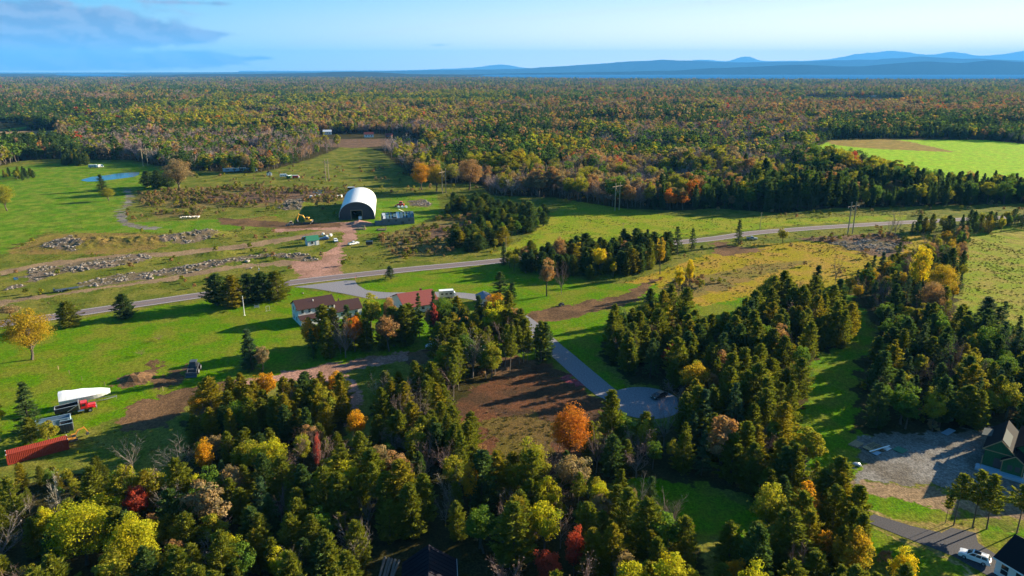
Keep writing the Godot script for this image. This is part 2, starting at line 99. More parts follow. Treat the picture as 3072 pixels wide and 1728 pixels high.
const TREES := [
	["b", "gold", -146.1, -200.5, 16.6, 7, "large golden broadleaf tree standing alone on the lawn"],
	["c", "olive", -151.9, -229.6, 9.3, 5.2, "round olive cedar beside the road, left of two"],
	["c", "dark", -137.1, -238.7, 8.9, 5.1, "round dark cedar beside the road with a bright side"],
	["b", "brown", -177.8, -238.7, 5.2, 3.7, "low brown leafless-looking shrub tree across the road at far left"],
	["c", "dark", -110.3, -253.0, 12.1, 6.6, "dark cedar at the left end of the roadside hedge clump"],
	["c", "goldolive", -104.0, -251.1, 12.3, 6.2, "golden-tipped cedar in the roadside hedge clump"],
	["c", "dark", -99.4, -255.9, 11.6, 6, "dark cedar in the middle of the roadside hedge clump"],
	["c", "dark", -95.1, -258.3, 11.5, 6.1, "dense dark cedar right of the middle of the roadside hedge clump"],
	["c", "olive", -90.1, -260.8, 11.1, 6.4, "olive cedar at the right end of the roadside hedge clump"],
	["b", "orange", 12.6, -140.4, 14.7, 4.9, "orange broadleaf tree standing on the cleared dirt lot"],
	["b", "amber", -8.4, -121.9, 12.6, 2.1, "bright amber slender tree in the foreground wood"],
	["b", "amber", -35.7, -148.8, 10.1, 2.8, "amber broadleaf tree below the gravel driveway"],
	["b", "amber", -64, -169.6, 10.4, 3.1, "amber tree left of the cedar clump by the driveway"],
	["b", "gold", 48.3, -174.3, 11, 4.1, "large yellow-brown tree beside the end of the paved lane"],
	["b", "red", 47, -192.9, 9, 3.3, "red and orange maple in the wood right of the lane"],
	["b", "yellow", 50.4, -224.6, 10.3, 3.7, "bright yellow tree at the back of the wood right of the lane"],
	["b", "gold", 56.7, -101.1, 12.4, 3.5, "big golden-orange tree beside the lower right driveway"],
	["b", "yellow", 65, -99.6, 8.8, 2.5, "yellow tree at the bottom edge beside the shaded lawn"],
	["b", "lime", -75.6, -106.7, 12.9, 6, "broad yellow-green tree in the lower left wood"],
	["b", "lime", -77.4, -115.8, 8.7, 3.4, "smaller yellow-green tree behind the broad one at lower left"],
	["b", "red", -72.3, -118.3, 9.2, 2.6, "crimson half-bare maple in the lower left wood"],
	["b", "red", 10.8, -103.5, 10.3, 2.1, "bright red maple in the lower middle wood"],
	["b", "red", 5.8, -99.6, 9.1, 2.5, "dark red maple at the bottom edge"],
	["b", "lime", 5.8, -108.8, 12.4, 3, "lime green tree above the red maples"],
	["b", "lime", 19.2, -95, 9.8, 3.5, "lime-yellow crown at the bottom edge, left of two"],
	["b", "lime", 26.6, -95, 11.4, 3.9, "lime-yellow crown at the bottom edge, right of two"],
	["b", "lime", 38, -93.3, 11.1, 3.2, "lime-yellow crown at the bottom edge below the shaded lawn"],
	["b", "ygreen", 47.3, -111.1, 15, 3.3, "tall tree with yellow top beside the shaded lawn"],
	["b", "yellow", 156.9, -264.3, 20.2, 4.3, "bright yellow tree at the corner of the right pasture"],
	["b", "gold", 159.9, -252.1, 16.9, 5.3, "golden tree on the hedgerow of the right pasture"],
	["b", "rust", 148.7, -238.7, 14, 4.8, "rust-brown tree on the hedgerow of the right pasture"],
	["b", "yellow", 70.9, -271.1, 15, 1.9, "slim yellow poplar in the golden meadow, taller of two"],
	["b", "yellow", 65.1, -264.3, 12.4, 1.9, "slim yellow poplar in the golden meadow, shorter of two"],
	["b", "lime", -5.8, -211.9, 15, 3.6, "lime-yellow tree beside the paved lane"],
	["b", "orange", -49.1, -206.9, 13.1, 3, "orange-red tree in front of the pale house"],
	["b", "amber", -62.4, -208.5, 11.3, 3.3, "amber and green tree at the corner of the pale house"],
	["b", "ygreen", -46.2, -219.0, 15.1, 3.9, "yellow-green tree between the two houses"],
	["b", "rust", -40.3, -219.0, 15.8, 2.4, "pinkish half-bare tree beside the red roof"],
	["p", "dark", -30.5, -219.0, 15.8, 2.1, "dark spruce in front of the red roof, left of two"],
	["p", "dark", -25.4, -217.2, 17.3, 2.3, "dark spruce in front of the red roof, right of two"],
	["b", "crimson", -24.4, -214.7, 13.8, 1.3, "narrow crimson tree in front of the red roof"],
	["n", "grey", -71.6, -135.2, 11, 4.5, "large bare grey tree with spreading branches"],
	["b", "amber", -66, -135.2, 9.1, 2.4, "amber tree beside the large bare grey tree"],
	["n", "white", -85.7, -116.4, 16.3, 1.7, "tall dead white snag in the lower left wood"],
	["n", "grey", -90.4, -106.7, 11.8, 3.9, "bare grey crown at the left edge"],
	["n", "grey", -82.8, -136.8, 10.2, 3, "bare pale tree near the shipping container"],
	["n", "mauve", -48, -136.8, 11.1, 3.3, "bare mauve tree below the cedar clump, left of three"],
	["n", "mauve", -41.3, -136.0, 11.1, 2.6, "bare mauve tree below the cedar clump, middle of three"],
	["b", "crimson", -42, -135.2, 10.5, 1, "narrow pink-red tree below the cedar clump"],
	["n", "grey", -34.4, -167.3, 12.3, 3.1, "bare grey tree beside the gravel driveway"],
	["n", "grey", -18.5, -192.9, 11.8, 4, "bare grey tree in the grove, left of two"],
	["n", "grey", -11.2, -187.3, 18.1, 4.6, "bare tall tree in the grove, right of two"],
	["n", "grey", -50.9, -202.0, 16.7, 3.9, "bare tree with forked branches before the pale house"],
	["n", "mauve", 19.4, -266.9, 16.1, 3.4, "bare mauve tree before the roadside copse"],
	["b", "rust", 13.5, -264.3, 15.2, 3.4, "rusty tree before the roadside copse"],
	["b", "gold", 63.9, -295.5, 16.2, 2.4, "narrow amber tree at the edge of the roadside copse"],
	["b", "yellow", 38.1, -295.5, 13.2, 3.8, "yellow tree at the edge of the roadside copse"],
	["b", "rust", 20.1, -310.0, 14.3, 3.6, "rosy crown at the back of the roadside copse"],
	["p", "dark", -4.6, -258.8, 11.7, 4.6, "dark pine pair beside the lane, taller tree"],
	["p", "dark", -0.5, -255.9, 8.2, 3, "dark pine pair beside the lane, smaller tree"],
	["p", "pine", -51.2, -288.2, 5.9, 3, "small pine on the grass beside the main road"],
	["p", "dark", 79.2, -330.3, 14, 3.4, "dark spruce at the right end of the roadside copse"],
	["p", "dark", 114.7, -350.7, 12.9, 2.8, "slim spruce beside the main road near the parked pickup"],
	["p", "dark", 87.6, -336.6, 11.8, 2.7, "small spruce near the roadside copse"],
	["b", "amber", -66.3, -522.9, 21.2, 7.6, "amber tree behind the arched barn, left of two"],
	["b", "gold", -55, -515.7, 20.7, 7.5, "amber tree behind the arched barn, right of two"],
	["b", "rust", -31.7, -522.9, 24.1, 10, "brown tree beside the amber pair"],
	["b", "brown", -244.4, -522.9, 24.4, 10.6, "large pale brown tree near the pond"],
	["p", "dark", -300.1, -519.3, 12.2, 4.7, "dark conifer beside the pond"],
	["b", "ygreen", -272.6, -477.6, 9.4, 4.8, "yellow-green bush near the pond"],
	["b", "ygreen", -317.4, -441.8, 17.5, 6.5, "lone olive tree on the far pasture"],
	["c", "dark", -276.1, -538.0, 12, 7.8, "dark cedar beside the pond, left of three"],
	["c", "dark", -265.8, -534.2, 13.1, 7.8, "dark cedar beside the pond, middle of three"],
	["c", "dark", -256.6, -530.4, 13, 7.1, "dark cedar beside the pond, right of three"],
	["p", "dark", 162.4, -229.6, 11, 4.9, "dark pine standing in the edge of the right pasture"],
	["p", "dark", 158.5, -219.0, 11, 3.7, "second dark pine at the right pasture edge"],
	["b", "ygreen", 319.7, -612.5, 12.2, 9.6, "lone round tree on the bright far field"],
	["n", "grey", 133.0, -280.6, 15.1, 2.6, "thin bare young tree in the golden meadow"],
	["b", "ygreen", 138.2, -353.3, 8.7, 2.8, "thin yellow young tree near the parked pickup"],
	["n", "grey", 200.5, -364.1, 20, 2.9, "bare thin trees beside the main road"],
	["n", "white", 197.4, -364.1, 14.8, 2.1, "dead pale trunk beside the main road"],
	["n", "mauve", 44.1, -171.9, 6.9, 3.6, "bare mauve shrub tree beside the black car"],
	["n", "mauve", 49.2, -150.7, 8.3, 3.4, "bare mauve tree in the wood below the black car"],
	["p", "pine", -76.3, -192.9, 13.1, 3.5, "dark conifer at the corner of the lawn"],
	["b", "brown", -72.9, -191.5, 8.7, 2.6, "brown leafy tree beside the conifer at the lawn corner"],
	["p", "dark", -116.9, -154.6, 13.6, 3.7, "tall dark spruce beside the wrapped boat"],
	["b", "lime", -121.5, -150.7, 11.4, 2.1, "lime bush at the left edge beside the spruce"],
	["c", "olive", -113.3, -149.8, 6.7, 2.8, "low olive cedar behind the shipping container"],
	["b", "ygreen", -108.7, -149.2, 5.8, 2.8, "low yellow-green bush behind the shipping container"],
	["k", "olive", 84.1, -118.7, 6.3, 1.2, "thin bare-stemmed sapling at the left end of the driveway tree row"],
	["k", "olive", 85.4, -118.1, 10.9, 2.6, "tall cedar with a bare trunk, second in the driveway tree row"],
	["k", "olive", 88.6, -117.4, 12, 3, "tall cedar with a bare trunk, middle of the driveway tree row"],
	["k", "olive", 91, -116.9, 11.4, 3.3, "tall cedar with a bare trunk, fourth in the driveway tree row"],
	["k", "olive", 95.8, -115.5, 10.6, 2.9, "tall cedar with a bare trunk next to the black roof"]
]
const ZONES := [
	[[-110.4, -117.0, -103.7, -118.3, -88.2, -119.3, -82, -122.1, -78.5, -127.7, -73.1, -131.8, -70.3, -135.2, -62.6, -135.2, -60.4, -143.4, -50.6, -135.2, -41.6, -133.6, -33.7, -136.8, -25.3, -138.4, -17.7, -141.7, -7.6, -136.8, 4.3, -129.8, 12, -132.1, 20.7, -127.7, 28.9, -119.5, 33.9, -108.8, 27.7, -75.7, -83.3, -75.7], "in the dense foreground wood", 4.4, [0.54, 0.03, 0.26, 0.14, 0.03], 7.5, 12.5, ["ygreen", "green", "green", "lime", "rust", "ygreen", "brown", "ygreen"], "olive", 1],
	[[-122.7, -132.8, -103.1, -131.3, -90.1, -136.8, -82.4, -135.2, -78.5, -127.7, -82, -122.1, -88.2, -119.3, -110.4, -117.0], "in the low growth before the shipping container", 3.6, [0.5, 0, 0.4, 0.1, 0], 3.5, 6, ["ygreen", "green", "brown", "ygreen"], "olive", 1],
	[[-76.3, -148.8, -63.2, -146.1, -39.7, -147.9, -32.2, -152.6, -17.7, -141.7, -25.1, -137.6, -33.5, -136.0, -41.4, -132.8, -50.3, -134.4, -60.1, -142.6, -62.3, -134.4, -70.7, -136.0], "in the thin growth below the cedar clump", 4.4, [0.42, 0, 0.26, 0.32, 0], 6, 9, ["ygreen", "green", "rust", "brown"], "olive", 1],
	[[-81.4, -162.8, -76, -169.6, -67.2, -171.4, -56.1, -173.1, -44.6, -173.8, -41.3, -168.4, -40, -157.6, -39.9, -148.8, -54.3, -147.0, -63.5, -147.0, -74.3, -150.7, -82.1, -158.6], "in the clump below the gravel driveway", 4.2, [0.82, 0, 0.12, 0.06, 0], 8, 11.5, ["ygreen", "green", "amber"], "goldolive", 1],
	[[-36.2, -171.9, -27, -178.0, -21.1, -184.0, -16.8, -173.1, -14.7, -160.7, -8, -145.2, -6.8, -138.4, -18.1, -136.8, -26.9, -143.4, -32, -156.6, -34.5, -165.0], "between the driveway and the cleared lot", 4, [0.68, 0, 0.12, 0.2, 0], 8, 11.5, ["ygreen", "green"], "olive", 1],
	[[-66.6, -212.6, -46, -214.7, -37.7, -219.0, -25, -222.7, -12, -228.4, -2.5, -230.4, 2.9, -219.0, 6.5, -206.9, 1.5, -201.1, -23.6, -209.2, -30.1, -211.2, -50.5, -200.5, -62.6, -198.3], "in the grove beside the houses", 3.7, [0.42, 0.12, 0.24, 0.22, 0], 10.5, 14, ["ygreen", "green", "rust", "amber"], "olive", 1],
	[[-22.9, -202.0, -13.1, -200.5, 1.5, -202.0, 12.1, -208.5, 11.7, -200.5, 0.2, -191.5, -9.7, -180.6, -15.4, -169.6, -18, -174.3], "lining the cleared dirt lot", 3.6, [0.15, 0, 0.05, 0.15, 0.65], 11, 14.5, ["ygreen", "green"], "olive", 1],
	[[27.2, -208.5, 27.9, -198.9, 33.4, -184.6, 39.9, -180.6, 47.7, -171.9, 43, -160.7, 25.6, -150.7, 17.4, -143.4, 17.6, -129.8, 23, -132.8, 35.1, -133.6, 49, -129.1, 52.2, -119.5, 63.3, -127.7, 65.2, -134.4, 62.8, -141.7, 67.2, -154.6, 80.8, -178.0, 94.1, -205.2, 106.6, -211.2, 112.8, -219.0, 122.1, -252.1, 115.6, -261.8, 94.5, -249.7, 79.8, -226.5, 61.7, -219.0, 62.9, -234.5, 50.2, -240.8, 33.5, -222.7], "in the wood right of the paved lane", 4.6, [0.6, 0.1, 0.15, 0.12, 0.03], 8, 14, ["ygreen", "green", "green", "rust"], "olive", 1],
	[[109.7, -200.5, 86.7, -154.2, 96.7, -153.0, 111.6, -155.6, 139.1, -158.6, 182.0, -215.4, 168.5, -219.0, 158.8, -223.4, 149.9, -226.5, 134.4, -222.7, 119.7, -211.9], "in the wood beyond the mown strip", 4.7, [0.4, 0.14, 0.34, 0.12, 0], 8, 13, ["ygreen", "green", "green", "ygreen"], "dark", 1],
	[[132.9, -269.5, 153.6, -289.4, 179.2, -315.5, 198.3, -330.3, 226.4, -355.1, 238.4, -364.1, 191.4, -289.4, 159.7, -243.0, 149.9, -226.5, 134.4, -222.7, 119.7, -211.9, 127.5, -238.7], "on the hedgerow beside the right pasture", 5, [0.16, 0.22, 0.34, 0.28, 0], 7, 12.5, ["ygreen", "green", "rust", "gold"], "dark", 1],
	[[35.4, -103.6, 42.7, -109.4, 50.6, -115.2, 61, -122.1, 64.4, -120.8, 65.2, -115.8, 63.4, -108.8, 57.5, -100.6, 64.6, -98.7, 53.7, -75.7, 27.7, -75.7], "in the wood beside the lower right driveway", 4.6, [0.72, 0.04, 0.2, 0.04, 0], 9, 14, ["ygreen", "green", "amber"], "olive", 1],
	[[-5.7, -299.3, 7.2, -295.5, 32, -285.8, 53.4, -294.3, 73.2, -319.1, 78.6, -339.8, 61.8, -344.8, 21.1, -326.5, -5.1, -312.7], "in the copse beside the main road", 4.8, [0.6, 0.08, 0.27, 0.05, 0], 7, 11, ["ygreen", "green", "rust", "yellow"], "dark", 1.35],
	[[-45.1, -448.5, -22.6, -455.4, 20.2, -435.2, 18.6, -388.7, 9, -375.5, -11.2, -336.6, -26.3, -330.3, -32.6, -348.1, -22.5, -364.1, -10.8, -396.1, -20.9, -419.0, -40.3, -422.6], "in the copse near the stone ruin", 7, [0.75, 0.05, 0.2, 0, 0], 7, 10.5, ["ygreen", "green"], "dark", 1.7],
	[[-420.9, -669.1, -391.8, -660.4, -405.8, -690.3, -437.6, -699.8], "in the clump beyond the far pasture", 5, [0.8, 0.2, 0, 0, 0], 8, 11, ["green"], "dark", 1],
	[[-424.6, -590.9, -412.6, -602.7, -389.9, -584.0, -390.2, -568.6, -419.9, -584.0], "in the low clump at the edge of the far pasture", 6, [0.4, 0.2, 0.4, 0, 0], 6, 8, ["green", "ygreen"], "dark", 1],
	[[219.2, -383.5, 253.0, -388.7, 263.9, -402.7, 300.5, -410.7, 333.9, -416.6, 320.9, -399.4, 248.1, -373.6, 212.9, -371.7], "in the thicket at the end of the main road", 6, [0.3, 0.2, 0.3, 0.2, 0], 7, 11, ["green", "ygreen"], "dark", 1]
]
const NO_TREES := [[20.7, -132.1, 28.6, -133.7, 41.4, -132.1, 48.3, -124.7, 45.7, -116.6, 40.3, -113.5, 35.3, -112.6, 30.8, -123.3], [-24.7, -111.1, -17.8, -114.6, -7.9, -111.1, -3.2, -98.7, -2.4, -69.8, -19.8, -69.8, -24.7, -103.5], [-134.5, -155.6, -108.2, -158.6, -96.1, -152.6, -91.1, -140.0, -95.3, -136.8, -107.8, -133.3, -118.0, -133.3], [24.8, -174.3, 30.8, -185.9, 40.1, -187.3, 44.9, -178.0, 43.5, -162.8, 38.1, -151.7, 25.3, -148.5, 19.7, -147.9]]
const BUILT := [[-79, -246.0, -57, -246.0, -57, -230.0, -79, -230.0], [-64, -247.0, -50, -247.0, -50, -235.0, -64, -235.0], [-46, -259.0, -26, -259.0, -26, -241.0, -46, -241.0], [-15.5, -261.0, -5.5, -261.0, -5.5, -249.0, -15.5, -249.0], [80, -109.0, 96, -109.0, 96, -93, 80, -93], [102.0, -149.0, 122.0, -149.0, 122.0, -125.0, 102.0, -125.0], [-20.3, -106.0, -8.3, -106.0, -8.3, -88, -20.3, -88], [-116.0, -149.5, -100.0, -149.5, -100.0, -139.5, -116.0, -139.5], [78, -111.0, 88, -111.0, 88, -103.0, 78, -103.0]]
const FOREST := [-556.5, -590.9, -472.5, -660.4, -480.6, -706.3, -451.4, -716.2, -415.9, -709.6, -376.6, -709.6, -305.8, -640.9, -252.3, -622.5, -221.1, -612.5, -210.4, -643.7, -198.1, -733.4, -197.5, -879.8, -143.0, -789.9, -86.7, -602.7, -58.3, -553.9, -27.3, -553.9, -13.5, -498.4, 30.8, -488.6, 66.6, -449.9, 103.0, -441.8, 130.2, -449.9, 165.1, -433.9, 206.5, -449.9, 255.2, -455.4, 339.3, -467.0, 460.7, -477.6, 9000.0, -10400.0, -9000.0, -10400.0]
const FOREST_GAPS := [[286.9, -744.0, 346.0, -823.6, 413.5, -932.6, 540.3, -943.9, 603.8, -921.6, 623.6, -879.8, 739.7, -832.5, 472.9, -522.9, 375.3, -519.3, 343.2, -526.6, 299.5, -588.6, 285.6, -666.2], [986.4, -2565.3, 1318.9, -2411.5, 1065.8, -1943.9, 802.5, -1943.9], [-863.2, -1059.2, -669.2, -1088.7, -552.2, -869.9, -668.8, -814.9], [-979.7, -1205.6, -813.2, -1243.7, -707.7, -1052.1, -835.6, -1024.5], [-270.6, -1011.3, -156.1, -1024.5, -117.5, -938.3, -103.4, -841.6, -129.5, -814.9, -180.6, -802.2, -231.2, -860.3], [3638.8, -6442.8, 3693.8, -5970.5, 3195.1, -5206.4, 3143.6, -5562.5]]
const SPARSE := [-233.2, -770.1, -247.2, -921.6, -144.1, -943.9, -106.9, -850.8, -83.3, -602.7, -114.6, -627.7, -142.5, -627.7, -180.2, -612.5]
const REGIONS := [["mauve", [-435.5, -723.0, -524.4, -879.8, -426.5, -961.4, -276.4, -992.0, -193.6, -716.2, -273.9, -678.1]], ["mauve", [61.8, -519.3, 95, -627.7, 187.2, -716.2, 260.7, -699.8, 208.6, -538.0, 112.6, -485.4]], ["mauve", [118.6, -789.9, 181.0, -1059.2, 509.3, -1224.4, 395.6, -932.6, 277.9, -823.6]], ["ylw", [-668.6, -1448.8, -861.5, -1943.9, -600.3, -2274.9, -412.0, -2649.7, -11.4, -2649.7, 2.1, -1943.9, -329.6, -1562.9]], ["ylw", [-526.8, -1059.2, -628.0, -1327.3, -305.9, -1448.8, -113.9, -1518.1, -79.5, -1136.0, -265.6, -992.0]], ["dark", [383.5, -879.8, 557.3, -1273.8, 1015.5, -1448.8, 1192.1, -1448.8, 724.1, -869.9, 563.2, -921.6]], ["dark", [-27.8, -1059.2, -20.9, -1373.4, 246.0, -1448.8, 442.8, -1327.3, 307.2, -1096.3]], ["dark", [-986.4, -1136.0, -1672.4, -1943.9, -1338.5, -2274.9, -921.6, -1811.7, -714.8, -1327.3]], ["dark", [-499.7, -699.8, -584.9, -823.6, -547.3, -889.9, -431.6, -716.2]], ["dark", [100.1, -428.8, 199.5, -538.0, 321.6, -568.6, 425.6, -538.0, 352.9, -441.8, 170.7, -422.6]], ["dark", [-59.8, -602.7, -56, -733.4, 44.4, -716.2, 54.4, -602.7]], ["rust", [480.9, -1273.8, 699.5, -1811.7, 1356.5, -1943.9, 1453.0, -1771.5, 1093.9, -1327.3]], ["rust", [-866.3, -3759.5, -1244.1, -5970.5, -153.9, -5970.5, -178.1, -3759.5]], ["rust", [-8.4, -1943.9, 303.3, -2649.7, 990.0, -2649.7, 650.4, -1811.7]]]
const GRAVEL_YARD := [-289.0, -530.3, -283.4, -529.1, -254.8, -474.0, -239.6, -436.5, -229.0, -413.8, -218.5, -402.4, -207.3, -395.1, -197.7, -392.2, -195.6, -386.3, -204.4, -386.3, -216.5, -394.0, -231.9, -411.1, -240.9, -428.0, -251.5, -454.5, -261.3, -479.1]
const HFRAMES := [[-340.1, -660.4, -337.5, -663.3], [-149.3, -568.6, -144.5, -564.3], [-49.84, -506.9, -47.58, -510.4], [64.73, -441.8, 67.62, -444.4], [180.4, -373.6, 183.4, -375.5]]
const LANDMARKS := [["broad yellow-green tree", -75.6, -106.7], ["crimson half-bare maple", -72.3, -118.3], ["dead white snag", -85.7, -116.4], ["bare crown at left edge", -90.4, -106.7], ["large bare grey tree", -71.6, -135.2], ["bare mauve trees", -44.9, -136.4], ["bright amber slender tree", -8.4, -121.9], ["dark metal roof", -14.1, -104.6], ["lime green tree", 5.8, -108.8], ["bright red maple", 10.8, -103.5], ["dark red maple", 5.8, -99.6], ["left lime-yellow crown", 19.2, -95], ["right lime-yellow crown", 26.6, -95], ["lime-yellow crown below the lawn", 38, -93.3], ["amber tree below the driveway", -35.7, -148.8], ["amber tree by the clump", -64, -169.6], ["lawn corner conifer", -76.3, -192.9], ["driveway bare grey tree", -34.4, -167.3], ["orange tree on the lot", 12.6, -140.4], ["tall grove bare tree", -11.2, -187.3], ["forked bare tree", -50.9, -202.0], ["red roof", -33.6, -238.7], ["lime-yellow lane tree", -5.8, -211.9], ["white pickup in the shade", -25.2, -211.9], ["black car", 39.2, -174.3], ["red and orange maple", 47, -192.9], ["yellow tree behind the wood", 50.4, -224.6], ["large yellow-brown tree", 48.3, -174.3], ["bare mauve tree in the wood", 49.2, -150.7], ["mown strip", 87.9, -174.3], ["pale boulder in the shade", 31.5, -120.8], ["yellow-topped tall tree", 47.3, -111.1], ["big golden-orange tree", 56.7, -101.1], ["yellow tree at the bottom edge", 65, -99.6], ["gravel lane bend", 67.1, -132.8], ["unfinished house", 107.0, -136.8], ["stack of planks", 81.4, -148.8], ["dark pine at the pasture", 162.4, -229.6], ["golden hedgerow tree", 159.9, -252.1], ["yellow pasture corner tree", 156.9, -264.3], ["hump of the mown strip", 121.8, -238.7], ["yellow poplars", 68.1, -268.0], ["roadside copse yellow tree", 38.1, -295.5], ["bare mauve tree by the copse", 19.4, -266.9], ["dark spruce by the copse", 79.2, -330.3], ["stone ruin", -63.2, -399.4], ["lone copse tree", -21.5, -330.3], ["copse end by the field", 13.7, -388.7], ["pond conifer", -300.1, -519.3], ["far camper", -386.8, -654.7], ["lone olive pasture tree", -317.4, -441.8], ["road end thicket", 250.8, -388.7], ["meadow behind the wood", 69, -226.5], ["wood middle behind the lane", 69.7, -187.3], ["wood middle above the lawn", 49.3, -138.4], ["back corner of the wood", 107.7, -238.7], ["back of the far wood", 120.9, -187.3], ["right edge wood", 144.8, -187.3]]
const RIDGES := [{"d": 49000.0, "near": false, "ends": false, "p": [[-20.2, 99.3], [-8.75, 124.3], [-4.22, 249.5], [-2.69, 324.5], [-0.79, 499.2], [0.98, 274.5], [6.46, 249.5], [12.4, 424.3], [13.53, 748.1], [14.68, 773.0], [16.1, 723.2], [17.39, 996.3], [18.44, 748.1], [20.79, 723.2], [22.96, 822.6], [24.63, 1120.0], [26.97, 1317.7], [29.06, 1120.0], [30.48, 1268.3], [31.72, 1095.3], [33.14, 1120.0], [34.35, 1342.4], [36.82, 1441.0], [40.57, 1169.5]]}, {"d": 27500.0, "near": false, "ends": false, "p": [[-29.05, 22.2], [-20.21, 36.3], [-12.31, 64.4], [-8.75, 92.6], [-5.74, 120.7], [0.37, 162.8], [4.03, 261.0], [5.85, 317.0], [8.25, 400.9], [11.79, 484.6], [12.96, 456.7], [15.26, 414.8], [17.62, 400.9], [20.8, 414.8], [22.97, 456.7], [26.31, 498.5], [28.69, 582.1], [30.15, 554.2], [31.95, 512.5], [34.45, 456.7], [40.64, 484.6]]}, {"d": 18500.0, "near": false, "ends": false, "p": [[-4.23, 4.5], [0.37, 33], [6.47, 61.4], [12.42, 99.2], [15.12, 155.9], [18.09, 193.6], [21.28, 231.3], [24.73, 193.6], [26.91, 259.6], [28.76, 306.6], [31.06, 278.4], [32.71, 334.7], [34.47, 287.8], [40.66, 306.6]]}, {"d": 30000.0, "near": false, "ends": false, "p": [[-40.36, 16.6], [-34.58, 16.6], [-30.21, 8.9], [-25.41, 31.9], [-17.46, 47.3], [-8.76, 62.7], [-4.22, 47.3]]}, {"d": 14500.0, "near": true, "ends": true, "p": [[-40.37, 25.4], [-36.62, 29.1], [-33.32, 32.8], [-31.36, 21.7]]}, {"d": 12500.0, "near": true, "ends": true, "p": [[-24.93, 27.1], [-22.87, 36.7], [-18.86, 39.9], [-14.64, 55.9], [-13.19, 71.9], [-11.72, 75.1], [-9.95, 62.3], [-7.86, 36.7], [-4.23, 27.1], [-1.78, 11]]}]

var R := RandomNumberGenerator.new()
var M := {}
var used := {}
var noise_a := FastNoiseLite.new()

class Geo:
	var v := PackedVector3Array()
	var c := PackedColorArray()
	var tint := Color.WHITE
	func tri(a: Vector3, b: Vector3, d: Vector3) -> void:
		v.append(a); v.append(b); v.append(d)
		c.append(tint); c.append(tint); c.append(tint)
	func quad(a: Vector3, b: Vector3, d: Vector3, e: Vector3) -> void:
		tri(a, b, d); tri(a, d, e)
	func box(p: Vector3, s: Vector3, b := Basis()) -> Geo:
		var x := b.x * s.x * 0.5
		var y := b.y * s.y * 0.5
		var z := b.z * s.z * 0.5
		var q := [p - x - y - z, p + x - y - z, p + x + y - z, p - x + y - z, p - x - y + z, p + x - y + z, p + x + y + z, p - x + y + z]
		for f in [[0, 1, 2, 3], [5, 4, 7, 6], [4, 0, 3, 7], [1, 5, 6, 2], [3, 2, 6, 7], [4, 5, 1, 0]]:
			quad(q[f[0]], q[f[1]], q[f[2]], q[f[3]])
		return self
	func bar(a: Vector3, b: Vector3, w: float, h: float) -> Geo:
		var d := b - a
		var z := d.normalized()
		var up := Vector3.UP if absf(z.y) < 0.95 else Vector3.RIGHT
		var x := up.cross(z).normalized()
		return box((a + b) * 0.5, Vector3(w, h, d.length()), Basis(x, z.cross(x), z))
	func tube(a: Vector3, b: Vector3, r0: float, r1: float, n := 8, caps := true) -> Geo:
		var z := (b - a).normalized()
		var x := (Vector3.UP if absf(z.y) < 0.9 else Vector3.RIGHT).cross(z).normalized()
		var y := z.cross(x)
		for i in n:
			var t0 := TAU * i / n
			var t1 := TAU * (i + 1) / n
			var d0 := x * cos(t0) + y * sin(t0)
			var d1 := x * cos(t1) + y * sin(t1)
			if r1 < 0.002:
				tri(a + d0 * r0, a + d1 * r0, b)
			else:
				quad(a + d0 * r0, a + d1 * r0, b + d1 * r1, b + d0 * r1)
			if caps:
				tri(a, a + d1 * r0, a + d0 * r0)
				tri(b, b + d0 * r1, b + d1 * r1)
		return self
	func prism(poly: PackedVector2Array, z0: float, z1: float) -> Geo:
		var t := Geometry2D.triangulate_polygon(poly)
		for z in [z0, z1]:
			for i in range(0, t.size(), 3):
				var a := poly[t[i]]
				var b := poly[t[i + 1]]
				var d := poly[t[i + 2]]
				tri(Vector3(a.x, a.y, z), Vector3(b.x, b.y, z), Vector3(d.x, d.y, z))
		for i in poly.size():
			var a := poly[i]
			var b := poly[(i + 1) % poly.size()]
			quad(Vector3(a.x, a.y, z0), Vector3(b.x, b.y, z0), Vector3(b.x, b.y, z1), Vector3(a.x, a.y, z1))
		return self
	func ball(p: Vector3, r: Vector3, n := 8) -> Geo:
		var m := n / 2 + 1
		for i in m:
			for j in n:
				var q := []
				for k in [[i, j], [i + 1, j], [i + 1, j + 1], [i, j + 1]]:
					var a: float = PI * k[0] / m
					var b: float = TAU * k[1] / n
					q.append(p + Vector3(sin(a) * cos(b), cos(a), sin(a) * sin(b)) * r)
				quad(q[0], q[1], q[2], q[3])
		return self
	# a rhombus leaf or spray: along d, of length s and width w
	func leaf(p: Vector3, d: Vector3, side: Vector3, s: float, w: float) -> void:
		var l := d * (s * 0.5)
		var k := side * (w * 0.5)
		quad(p - l, p + k, p + l, p - k)
	func mesh(m: Material = null) -> ArrayMesh:
		var o := ArrayMesh.new()
		add_to(o, m)
		return o
	func add_to(o: ArrayMesh, m: Material) -> void:
		var arr := []
		arr.resize(Mesh.ARRAY_MAX)
		arr[Mesh.ARRAY_VERTEX] = v
		arr[Mesh.ARRAY_COLOR] = c
		o.add_surface_from_arrays(Mesh.PRIMITIVE_TRIANGLES, arr)
		if m:
			o.surface_set_material(o.get_surface_count() - 1, m)


# ---------------------------------------------------------------- naming
func numbered(called: String) -> String:
	var n: int = used.get(called, 0)
	used[called] = n + 1
	return called if n == 0 else "%s_%03d" % [called, n]

func tag(o: Node3D, label: String, category: String, group := "") -> Node3D:
	o.set_meta("label", label)
	o.set_meta("category", category)
	if group:
		o.set_meta("group", group)
	return o

func thing(called: String, label: String, category: String, at := Vector3.ZERO, turn := 0.0, group := "") -> Node3D:
	var o := Node3D.new()
	o.name = numbered(called)
	add_child(o)
	o.position = at
	o.rotation.y = deg_to_rad(turn)
	return tag(o, label, category, group)

